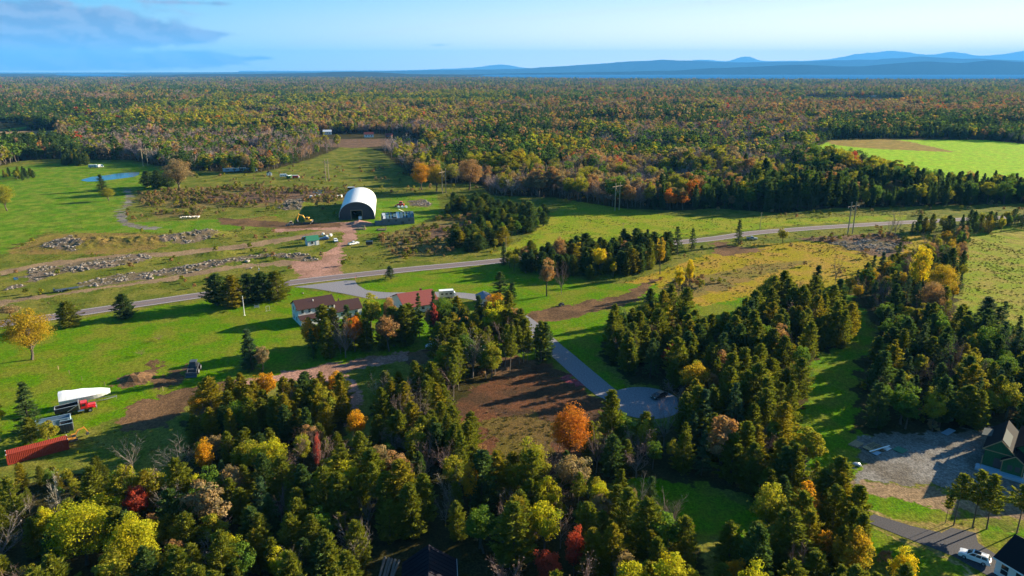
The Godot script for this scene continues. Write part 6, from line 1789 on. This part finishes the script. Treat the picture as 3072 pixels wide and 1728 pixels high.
func loader(label: String, at: Vector3, turn: float, paint_: String, k: float) -> void:
	var o := thing("loader" if paint_ != "red_paint" else "tractor", label, "loader" if paint_ != "red_paint" else "tractor", at, turn)
	o.scale = Vector3.ONE * k
	var m: Material = M[paint_]
	for s in [-1.0, 1.0]:
		wheel(o, Vector3(-0.9, 0.65, s * 0.95), 0.65, 0.42)
		wheel(o, Vector3(1.0, 0.6, s * 0.95), 0.6, 0.42)
		part(o, "lift_arm", Geo.new().bar(Vector3(-0.6, 1.7, s * 0.9), Vector3(1.9, 1.0, s * 0.9), 0.16, 0.26).bar(Vector3(1.9, 1.0, s * 0.9), Vector3(2.4, 0.4, s * 0.9), 0.16, 0.2), m)
	part(o, "body", Geo.new().prism(PackedVector2Array([Vector2(-1.6, 0.5), Vector2(1.5, 0.5), Vector2(1.4, 1.2), Vector2(-0.3, 1.35), Vector2(-1.6, 1.5)]), -0.75, 0.75), m)
	var c := part(o, "cab", cabin(-0.9, 0.7, -0.8, 0.5, 1.3, 2.4, 0.66, 0.6), M.dark_steel)
	part(c, "roof", Geo.new().box(Vector3(-0.15, 2.45, 0), Vector3(1.5, 0.12, 1.35)), m)
	part(c, "window", Geo.new().box(Vector3(-0.1, 1.9, 0), Vector3(1.15, 0.7, 1.34)), M.glass)
	part(o, "bucket", Geo.new().prism(PackedVector2Array([Vector2(2.2, 0.1), Vector2(3.1, 0.1), Vector2(2.6, 0.3), Vector2(2.45, 0.9), Vector2(2.2, 0.9)]), -1.1, 1.1), M.dark_steel)

func dump_truck() -> void:
	var o := thing("dump_truck", "red dump truck with a black tipper body parked on the lawn", "truck", Vector3(-112.0, 0, -165.2), 30.3)
	part(o, "chassis", Geo.new().box(Vector3(0.2, 0.95, 0), Vector3(9.0, 0.3, 0.9)), M.dark_steel)
	for s in [-1.0, 1.0]:
		wheel(o, Vector3(3.3, 0.52, s * 1.05), 0.52, 0.34)
		wheel(o, Vector3(-1.3, 0.52, s * 1.0), 0.52, 0.55)
		wheel(o, Vector3(-2.7, 0.52, s * 1.0), 0.52, 0.55)
		part(o, "tipper_side", Geo.new().prism(PackedVector2Array([Vector2(-4.3, 1.3), Vector2(0.9, 1.3), Vector2(0.9, 2.6), Vector2(-4.3, 2.4)]), s * 1.15 - 0.05, s * 1.15 + 0.05), M.black_paint)
		part(o, "side_rail", Geo.new().bar(Vector3(-4.3, 2.42, s * 1.17), Vector3(0.9, 2.62, s * 1.17), 0.16, 0.12), M.silver_paint)
		part(o, "tarp_arm", Geo.new().bar(Vector3(-1.6, 1.3, s * 1.3), Vector3(0.9, 2.7, s * 1.3), 0.12, 0.14), M.silver_paint)
		part(o, "exhaust_stack", Geo.new().tube(Vector3(1.15, 1.2, s * 0.95), Vector3(1.15, 3.2, s * 0.95), 0.1, 0.1, 8), M.chrome)
		part(o, "headlight", Geo.new().box(Vector3(4.72, 1.25, s * 0.8), Vector3(0.1, 0.25, 0.3)), M.lamp_clear)
		part(o, "fender", Geo.new().prism(PackedVector2Array([Vector2(2.5, 1.0), Vector2(2.9, 1.35), Vector2(3.8, 1.35), Vector2(4.3, 0.95), Vector2(4.2, 1.5), Vector2(2.6, 1.5)]), s * 1.05 - 0.2, s * 1.05 + 0.2), M.red_paint)
	part(o, "tipper_floor", Geo.new().box(Vector3(-1.7, 1.35, 0), Vector3(5.2, 0.12, 2.3)), M.black_paint)
	part(o, "headboard", Geo.new().box(Vector3(0.95, 2.2, 0), Vector3(0.14, 1.9, 2.4)), M.steel)
	part(o, "tailgate", Geo.new().box(Vector3(-4.3, 1.85, 0), Vector3(0.1, 1.1, 2.3)), M.silver_paint)
	part(o, "cab", cabin(1.3, 3.1, 1.4, 2.7, 1.1, 2.75, 1.1, 0.98), M.red_paint)
	part(o, "windscreen", Geo.new().box(Vector3(2.93, 2.3, 0), Vector3(0.08, 0.65, 1.7), Basis(Vector3.FORWARD, 0.22)), M.glass)
	for s in [-1.0, 1.0]:
		part(o, "side_window", Geo.new().box(Vector3(2.1, 2.2, s * 1.045), Vector3(0.8, 0.6, 0.06)), M.glass)
	part(o, "hood", cabin(3.0, 4.7, 3.0, 4.55, 0.95, 1.85, 0.95, 0.7), M.red_paint)
	part(o, "grille", Geo.new().box(Vector3(4.70, 1.3, 0), Vector3(0.08, 0.7, 1.0)), M.chrome)
	part(o, "bumper", Geo.new().box(Vector3(4.8, 0.7, 0), Vector3(0.2, 0.35, 2.3)), M.chrome)
	part(o, "fuel_tank", Geo.new().tube(Vector3(0.6, 0.8, 1.0), Vector3(2.0, 0.8, 1.0), 0.32, 0.32, 10), M.chrome)

func boat() -> void:
	var o := thing("wrapped_boat", "long boat wrapped in white plastic on a trailer behind the dump truck", "boat", Vector3(-112.3, 0, -170.6), 28.6)
	var g := Geo.new()
	var rows := []
	for i in 13:
		var f := i / 12.0
		var x := -5.8 + 11.6 * f
		var w := 2.0 * (1.0 if f < 0.55 else sqrt(maxf(0.02, 1.0 - pow((f - 0.55) / 0.47, 2.0))))
		var keel := 0.8 + 0.9 * pow(f, 3.0)
		var deck := 2.7 + 0.2 * f
		var ridge_y := 4.4 - 1.3 * pow(f, 2.0) + 0.12 * sin(f * 17.0) * (1.0 - f)
		rows.append([Vector3(x, keel, 0), Vector3(x, keel + 0.5, w * 0.75), Vector3(x, deck, w), Vector3(x, ridge_y, w * 0.4), Vector3(x, ridge_y, -w * 0.4), Vector3(x, deck, -w), Vector3(x, keel + 0.5, -w * 0.75)])
	for i in 12:
		for k in 7:
			g.quad(rows[i][k], rows[i + 1][k], rows[i + 1][(k + 1) % 7], rows[i][(k + 1) % 7])
	for k in range(1, 6):
		g.tri(rows[0][0], rows[0][k], rows[0][k + 1])
		g.tri(rows[12][0], rows[12][k], rows[12][k + 1])
	part(o, "wrap", g, M.wrap)
	var t := thing("boat_trailer", "galvanised trailer under the white wrapped boat", "trailer", Vector3(-112.3, 0, -170.6), 28.6)
	for s in [-1.0, 1.0]:
		part(t, "frame_rail", Geo.new().bar(Vector3(-5.4, 0.62, s * 0.9), Vector3(4.2, 0.62, s * 0.9), 0.12, 0.18).bar(Vector3(4.2, 0.62, s * 0.9), Vector3(7.2, 0.6, 0), 0.12, 0.16), M.steel)
		wheel(t, Vector3(-2.2, 0.36, s * 1.2), 0.36, 0.24)
		wheel(t, Vector3(-1.3, 0.36, s * 1.2), 0.36, 0.24)
	part(t, "jack", Geo.new().tube(Vector3(7.0, 0, 0.15), Vector3(7.0, 1.0, 0.15), 0.05, 0.05, 6), M.steel)

func container() -> void:
	var o := thing("shipping_container", "long orange-red corrugated shipping container at the edge of the wood", "container", Vector3(-108.1, 0, -144.3), 36.9)
	var l := 11.8
	var corr := func(n: int, deep: float) -> PackedVector2Array:
		var p := PackedVector2Array()
		for i in n:
			var x := -l * 0.5 + 0.1 + (l - 0.2) * i / n
			var s := (l - 0.2) / n
			p.append_array([Vector2(x, 0), Vector2(x + s * 0.35, 0), Vector2(x + s * 0.5, -deep), Vector2(x + s * 0.85, -deep)])
		p.append(Vector2(l * 0.5 - 0.1, 0))
		return p
	var line: PackedVector2Array = corr.call(34, 0.09)
	for s in [-1.0, 1.0]:
		var g := Geo.new()
		for i in line.size() - 1:
			var a := Vector3(line[i].x, 0.25, s * (1.2 + line[i].y))
			var b := Vector3(line[i + 1].x, 0.25, s * (1.2 + line[i + 1].y))
			g.quad(a, b, b + Vector3(0, 2.35, 0), a + Vector3(0, 2.35, 0))
		part(o, "side_panel", g, M.oxide)
		part(o, "bottom_rail", Geo.new().box(Vector3(0, 0.2, s * 1.2), Vector3(l, 0.16, 0.12)), M.oxide)
		part(o, "top_rail", Geo.new().box(Vector3(0, 2.62, s * 1.2), Vector3(l, 0.1, 0.1)), M.oxide)
		for e in [-1.0, 1.0]:
			part(o, "corner_post", Geo.new().box(Vector3(e * l * 0.5, 1.4, s * 1.17), Vector3(0.14, 2.6, 0.16)), M.oxide)
			part(o, "corner_casting", Geo.new().box(Vector3(e * l * 0.5, 2.66, s * 1.17), Vector3(0.18, 0.13, 0.19)), M.white)
		part(o, "door", Geo.new().box(Vector3(l * 0.5 - 0.02, 1.4, s * 0.56), Vector3(0.08, 2.4, 1.08)), M.oxide)
		part(o, "end_panel", Geo.new().box(Vector3(-l * 0.5 + 0.02, 1.4, s * 0.56), Vector3(0.08, 2.4, 1.1)), M.oxide)
	var r := Geo.new()
	for i in line.size() - 1:
		var a := Vector3(line[i].x, 2.64 + line[i].y * 0.5, -1.15)
		var b := Vector3(line[i + 1].x, 2.64 + line[i + 1].y * 0.5, -1.15)
		r.quad(a, b, b + Vector3(0, 0, 2.3), a + Vector3(0, 0, 2.3))
	part(o, "roof", r, M.oxide)
	part(o, "floor", Geo.new().box(Vector3(0, 0.22, 0), Vector3(l - 0.1, 0.12, 2.3)), M.oxide)


# ---------------------------------------------------------------- poles and wires
func poles() -> void:
	var tops := []
	var words := ["at the far forest edge beyond the pond", "left of the arched barn", "right of the arched barn", "on the open field before the wood", "beside the main road near the rock patch"]
	for i in HFRAMES.size():
		var h: Array = HFRAMES[i]
		var a := Vector3(h[0], 0, h[1])
		var b := Vector3(h[2], 0, h[3])
		var mid := (a + b) * 0.5
		var dir := (b - a).normalized()
		a = mid - dir * 2.1
		b = mid + dir * 2.1
		var tall := 17.5
		var o := thing("power_pole", "wooden H-frame power pole " + words[i], "power pole", mid, 0.0, "H-frame power poles")
		for p in [a, b]:
			part(o, "pole", Geo.new().tube(p - mid - Vector3(0, 0.4, 0), p - mid + Vector3(0, tall, 0), 0.32, 0.24, 8), M.wood_pole)
		var y := tall - 2.2
		var c0 := -dir * 5.0 + Vector3(0, y, 0)
		var c1 := dir * 5.0 + Vector3(0, y, 0)
		part(o, "crossarm", Geo.new().bar(c0, c1, 0.2, 0.32), M.wood_pole)
		part(o, "brace", Geo.new().bar(a - mid + Vector3(0, y - 0.4, 0), b - mid + Vector3(0, y - 5.4, 0), 0.12, 0.18), M.wood_pole)
		part(o, "brace", Geo.new().bar(b - mid + Vector3(0, y - 0.4, 0), a - mid + Vector3(0, y - 5.4, 0), 0.12, 0.18), M.wood_pole)
		var t := []
		for k in [-4.8, 0.0, 4.8]:
			var q: Vector3 = dir * float(k) + Vector3(0, y, 0)
			part(o, "insulator", Geo.new().tube(q - Vector3(0, 0.1, 0), q - Vector3(0, 1.1, 0), 0.1, 0.1, 6), M.steel)
			t.append(mid + q - Vector3(0, 1.1, 0))
		tops.append(t)
	for i in tops.size() - 1:
		for k in 3:
			wire(tops[i][k], tops[i + 1][k], 2.4, ["left", "middle", "right"][k] + " high power line on the H-frame poles, span %s" % ["from the pond to the barn", "across the barn yard", "over the stone ruin copse", "down to the main road"][i], "power line spans")
	for k in 3:
		wire(tops[4][k], Vector3(330.0, 16.0, -235.0 - 4.0 * k), 3.0, ["left", "middle", "right"][k] + " high power line running past the road to the right edge", "power line spans")
	var line := [[-2.9, -333.7, 8.0, "beside the road bend near the copse"], [57.4, -360.4, 9.2, "on the field behind the roadside copse"], [137.6, -387.0, 9.5, "across the road from the parked pickup"], [-109.2, -295.1, 5.0, "beside the track with a white box on it"]]
	var ends := []
	for e in line:
		var o := thing("utility_pole", "slim wooden utility pole " + e[3], "utility pole", Vector3(e[0], 0, e[1]), 20.0, "utility poles")
		part(o, "pole", Geo.new().tube(Vector3(0, -0.3, 0), Vector3(0, e[2], 0), 0.15, 0.11, 8), M.wood_pole)
		part(o, "crossarm", Geo.new().box(Vector3(0, e[2] - 0.5, 0), Vector3(1.8, 0.12, 0.12)), M.wood_pole)
		if e[2] < 6.0:
			part(o, "meter_box", Geo.new().box(Vector3(0.25, 2.4, 0.1), Vector3(0.4, 0.7, 0.35)), M.white)
		ends.append(Vector3(e[0], e[2] - 0.4, e[1]))
	wire(ends[0], ends[1], 0.8, "thin roadside wire along the field, near span", "roadside wires")
	wire(ends[1], ends[2], 0.8, "thin roadside wire along the field, far span", "roadside wires")
	wire(ends[0], Vector3(-66.0, 8.0, -306.0), 0.8, "thin roadside wire towards the junction", "roadside wires")
	var o := thing("flagpole", "white flagpole standing on the lawn", "flagpole", Vector3(-96.1, 0, -241.5))
	part(o, "pole", Geo.new().tube(Vector3(0, -0.2, 0), Vector3(0, 7.0, 0), 0.12, 0.08, 8), M.white)
	part(o, "finial", Geo.new().ball(Vector3(0, 7.1, 0), Vector3.ONE * 0.14), M.white)
	part(o, "footing", Geo.new().tube(Vector3(0, -0.1, 0), Vector3(0, 0.12, 0), 0.4, 0.36, 10), M.cream)

func wire(a: Vector3, b: Vector3, sag: float, label: String, group: String) -> void:
	var g := Geo.new()
	var n := 10
	for i in n:
		var f := float(i) / n
		var e := float(i + 1) / n
		g.tube(a.lerp(b, f) - Vector3(0, sag * 4.0 * f * (1.0 - f), 0) - a, a.lerp(b, e) - Vector3(0, sag * 4.0 * e * (1.0 - e), 0) - a, 0.022, 0.022, 4, false)
	lone("overhead_wire", g, M.dark_steel, label, "wire", a, 0.0, group)


# ---------------------------------------------------------------- small things
func cow_geo(white: bool) -> Geo:
	var g := Geo.new()
	var rings := [[-1.15, 1.05, 0.05, 0.06], [-1.1, 1.0, 0.22, 0.3], [-0.7, 0.98, 0.33, 0.42], [0.0, 0.93, 0.36, 0.46], [0.6, 0.98, 0.32, 0.42], [0.95, 1.1, 0.2, 0.3], [1.2, 1.2, 0.14, 0.2], [1.45, 1.15, 0.15, 0.17], [1.7, 0.98, 0.1, 0.1], [1.8, 0.93, 0.03, 0.03]]
	var n := 8
	for i in rings.size() - 1:
		g.tint = Color(0.55, 0.52, 0.48) if (i + int(white)) % 3 != 1 else Color(0.02, 0.018, 0.018)
		for k in n:
			var q := []
			for e in [[i, k], [i + 1, k], [i + 1, k + 1], [i, k + 1]]:
				var r: Array = rings[e[0]]
				var a: float = TAU * e[1] / n
				q.append(Vector3(r[0], r[1] + sin(a) * r[3], cos(a) * r[2]))
			g.quad(q[0], q[1], q[2], q[3])
	for x in [-0.85, 0.65]:
		for s in [-0.2, 0.2]:
			g.tint = Color(0.5, 0.47, 0.43)
			g.tube(Vector3(x, 0.85, s), Vector3(x + 0.04, 0.45, s), 0.12, 0.08, 6, false)
			g.tube(Vector3(x + 0.04, 0.45, s), Vector3(x, 0.0, s), 0.075, 0.07, 6, true)
	for s in [-1.0, 1.0]:
		g.tri(Vector3(1.32, 1.3, s * 0.12), Vector3(1.42, 1.32, s * 0.12), Vector3(1.36, 1.36, s * 0.34))
	g.tube(Vector3(-1.14, 1.1, 0), Vector3(-1.2, 0.5, 0), 0.035, 0.03, 5, false)
	return g

const ORDINAL := ["first", "second", "third", "fourth", "fifth", "sixth", "seventh", "eighth"]

func small_things() -> void:
	var hide := mat("cow_hide", Color.WHITE, 0.9)
	hide.vertex_color_use_as_albedo = true
	for i in 8:
		var f := i / 7.0
		var p := Vector3(lerpf(-196.0, -187.0, f), 0, lerpf(-415.6, -418.4, f) + R.randf_range(-0.8, 0.8))
		lone("cow", cow_geo(i % 2 == 0), hide, ORDINAL[i] + " black and white cow from the left in the pasture row", "cow", p, R.randf_range(40.0, 110.0) + (180.0 if i % 3 == 0 else 0.0), "cows standing in a row")
	# boulders and bales
	var pale := grain("boulder_stone", lin(0.42, 0.38, 0.32), 0.6, 0.02, 0.5)
	for b in [[-121.2, -315.0, 2.6, "large round tan boulder at the end of the stone bank"], [-110.9, -324.4, 0.9, "pale round boulder on the stone bank"], [-116.0, -304.5, 1.4, "pale squared block beside the earth track"], [-90.2, -272.0, 0.8, "small pale boulder at the lawn corner by the junction"], [-82.5, -267.5, 0.9, "pale boulder on the lawn edge along the lane"], [56.5, -226.0, 1.0, "pale boulder on the grass behind the wood"], [34.0, -118.5, 1.2, "pale boulder on the shaded lawn"]]:
		var r := rock()
		var s: float = b[2]
		var o := lone("boulder", r, pale, b[3], "boulder", Vector3(b[0], s * 0.2, b[1]), R.randf() * 360.0)
		o.scale = Vector3(s, s, s)
	for i in 3:
		var g := Geo.new().tube(Vector3(0, 0.75, -0.7), Vector3(0, 0.75, 0.7), 0.75, 0.75, 14)
		lone("wrapped_bale", g, M.wrap, "white wrapped round bale in front of the red tractor, %s of three" % ["left", "middle", "right"][i], "bale", Vector3(-72.5 + 2.3 * i, 0, -450.5 - 0.5 * i), 30.0, "white wrapped bales")
	for i in 4:
		lone("storage_tote", crate_geo(1.1, 1.2, 1.1), M.white if i != 1 else M.lumber, ["pale leaning pallet crate behind the green-roofed shed", "brown crate behind the green-roofed shed", "white tote right of the brown crate", "white tote farthest from the shed"][i], "crate", Vector3([-101.1, -99.1, -97.6, -96.4][i], 0.6, [-372.2, -368.5, -366.6, -370.0][i]), 20.0 * i)
	for i in 6:
		lone("storage_tote", crate_geo(1.6, 1.6, 1.6), M.white, ["first", "second", "third"][i % 3] + " white box from the left in the " + ("left" if i < 3 else "right") + " row by the small pond", "crate", Vector3(-139.0 + (i % 3) * 2.4 + (i / 3) * 15.0, 0.8, -489.0 - (i % 3) * 1.5), 15.0 * i, "white boxes by the small pond")
	# lumber by the drive
	for e in [[-84.0, -386.5, "stack of weathered timber with an upright frame near the barn"], [-72.0, -384.0, "second stack of weathered timber near the barn"], [-57.0, -352.0, "long low stack of brown timber on the meadow"]]:
		var o := thing("timber_stack", e[2], "timber stack", Vector3(e[0], 0, e[1]), R.randf_range(-10, 25))
		for k in 9:
			part(o, "beam", Geo.new().box(Vector3(R.randf_range(-0.6, 0.6), 0.15 + 0.26 * (k / 4), -1.0 + 0.6 * (k % 4)), Vector3(R.randf_range(4.0, 6.0), 0.24, 0.34), Basis(Vector3.UP, R.randf_range(-0.12, 0.12))), M.lumber if k % 3 == 0 else M.wood_pole)
		part(o, "upright", Geo.new().box(Vector3(2.6, 1.2, 0.3), Vector3(0.3, 2.4, 0.3)), M.lumber)
		part(o, "top_beam", Geo.new().box(Vector3(1.7, 2.3, 0.3), Vector3(2.1, 0.25, 0.25)), M.lumber)
	# building material on the gravel yard
	var o := thing("lumber_stack", "stack of pale planks on the gravel yard, leftmost", "lumber stack", Vector3(80.9, 0, -149.0), 40.0)
	for k in 12:
		part(o, "plank", Geo.new().box(Vector3(0, 0.12 + 0.14 * (k / 6), -1.0 + 0.36 * (k % 6)), Vector3(3.2 + R.randf_range(-0.3, 0.3), 0.11, 0.3), Basis(Vector3.UP, R.randf_range(-0.03, 0.03))), M.lumber)
	o = thing("wall_frame", "timber wall panel with open studs lying on the gravel yard", "wall panel", Vector3(83.8, 0.35, -147.4), 32.0)
	part(o, "sheet", Geo.new().box(Vector3(-1.5, 0.06, 0.2), Vector3(1.4, 0.06, 2.6)), M.lumber)
	for k in 5:
		part(o, "stud", Geo.new().box(Vector3(-0.4 + 0.62 * k, 0.05, 0.2), Vector3(0.1, 0.14, 2.6)), M.lumber)
	for z in [-1.1, 0.2, 1.5]:
		part(o, "plate", Geo.new().box(Vector3(0.1, 0.06, z), Vector3(4.8, 0.14, 0.12)), M.lumber)
	o = thing("board", "long white board lying across the building material", "board", Vector3(85.0, 0.5, -146.4), 24.5)
	part(o, "board_face", Geo.new().box(Vector3.ZERO, Vector3(6.6, 0.08, 0.3)), M.white)
	for e in [["pale sheet of board on the gravel, left of the brown sheet", 83.6, -145.0, 2.0, 1.4, "blue_grey"], ["brown sheet of board among the building material", 85.7, -146.6, 1.6, 1.5, "soil"], ["pale sheet of board under the white board", 87.0, -146.9, 1.9, 1.2, "siding"], ["green sheet of sheathing lying on the gravel yard", 89.8, -146.4, 2.6, 2.3, "metal_roof_green"], ["pale sheet lying at the wood edge of the gravel yard", 106.0, -155.0, 4.2, 1.6, "blue_grey"]]:
		var s := Geo.new().box(Vector3.ZERO, Vector3(e[3], 0.06, e[4])).box(Vector3(0, -0.09, 0), Vector3(e[3] * 0.9, 0.12, 0.1))
		lone("board_sheet", s, M[e[5]], e[0], "board", Vector3(e[1], 0.2, e[2]), 35.0)
	var sack := Geo.new().ball(Vector3(0, 0.3, 0), Vector3(0.9, 0.45, 0.6)).ball(Vector3(0.5, 0.25, 0.4), Vector3(0.5, 0.35, 0.4))
	lone("tarp_bundle", sack, M.silver_paint, "pale bundle lying at the corner of the mown strip", "bundle", Vector3(76.6, 0, -139.9))
	o = thing("table", "dark table beside the wood at the back of the gravel yard", "table", Vector3(117.0, 0, -155.5), 10.0)
	part(o, "top", Geo.new().box(Vector3(0, 0.9, 0), Vector3(3.0, 0.1, 1.4)), M.dark_steel)
	for x in [-1.3, 1.3]:
		for z in [-0.55, 0.55]:
			part(o, "leg", Geo.new().box(Vector3(x, 0.43, z), Vector3(0.1, 0.86, 0.1)), M.lumber)
	# logs by the dark roof
	for i in 5:
		var g := Geo.new().tube(Vector3(0, 0.28, -3.0 + 0.2 * i), Vector3(0.2 * (i % 2), 0.28, 2.6), 0.26, 0.22, 10)
		lone("log", g, M.bark_pale, ORDINAL[i] + " grey log from the left beside the dark metal roof", "log", Vector3(-22.9 + 0.62 * i, 0, -105.2), R.randf_range(-6, 6), "logs by the dark roof")
	# stakes on the lawn
	var n := 0
	for s in [[-133.3, -192.9], [-128.1, -189.6], [-121.9, -185.2], [-113.4, -181.5], [-104.5, -179.9], [-95.8, -178.6]]:
		var g := Geo.new().box(Vector3(0, 0.6, 0), Vector3(0.12, 1.3, 0.06)).box(Vector3(0, 1.15, 0.0), Vector3(0.14, 0.25, 0.08))
		lone("survey_stake", g, M.lumber, ORDINAL[n] + " thin wooden survey stake from the left across the lawn", "stake", Vector3(s[0], 0, s[1]), R.randf_range(0, 90), "survey stakes on the lawn")
		n += 1
	# swing and chair on the lawn, mailboxes
	o = thing("swing_bench", "small metal bench on the lawn beside the flagpole", "bench", Vector3(-94.4, 0, -249.4), 15.0)
	part(o, "seat", Geo.new().box(Vector3(0, 0.5, 0), Vector3(1.7, 0.08, 0.5)), M.silver_paint)
	part(o, "backrest", Geo.new().box(Vector3(0, 0.9, -0.25), Vector3(1.7, 0.6, 0.06)), M.silver_paint)
	for x in [-0.8, 0.8]:
		part(o, "leg", Geo.new().bar(Vector3(x, 0, 0.3), Vector3(x, 1.6, -0.1), 0.06, 0.06), M.silver_paint)
		part(o, "leg", Geo.new().bar(Vector3(x, 0, -0.5), Vector3(x, 1.6, -0.1), 0.06, 0.06), M.silver_paint)
	o = thing("metal_arch", "thin white metal hoop standing on the lawn", "garden hoop", Vector3(-89.3, 0, -246.4), 30.0)
	for x in [-0.6, 0.6]:
		part(o, "post", Geo.new().bar(Vector3(x, 0, 0), Vector3(x, 1.9, 0), 0.06, 0.06), M.white)
	part(o, "crossbar", Geo.new().bar(Vector3(-0.6, 1.9, 0), Vector3(0.6, 1.9, 0), 0.06, 0.06), M.white)
	part(o, "foot", Geo.new().bar(Vector3(-0.9, 0.05, 0), Vector3(0.9, 0.05, 0), 0.06, 0.06), M.white)
	for i in 2:
		o = thing("mailbox", ["brown mailbox at the mouth of the lane, nearer one", "dark mailbox at the mouth of the lane, farther one"][i], "mailbox", Vector3(-65.6, 0, [-285.6, -288.6][i] + 0.0), 0.0)
		part(o, "post", Geo.new().box(Vector3(0, 0.6, 0), Vector3(0.14, 1.2, 0.14)), M.lumber)
		part(o, "box", Geo.new().prism(PackedVector2Array([Vector2(-0.16, 1.15), Vector2(0.16, 1.15), Vector2(0.16, 1.35), Vector2(0.1, 1.47), Vector2(-0.1, 1.47), Vector2(-0.16, 1.35)]), -0.35, 0.35), M.dark_steel if i else M.oxide)
	# two brush heaps on the lawn
	for i in 2:
		var t := thing("brush_heap", ["low brown brush heap on the lawn, farther one", "low brown brush heap on the lawn, nearer one"][i], "brush heap", Vector3([-115.0, -114.5][i], 0, [-216.6, -203.9][i]))
		t.scale = Vector3(0.6, 0.2, 0.6)
		var k := bare(8, 14, 3.0, 2, 0.03)
		part(t, "stems", k[1], M.bark)
		part(t, "twigs", k[0], M.leaf_brown)
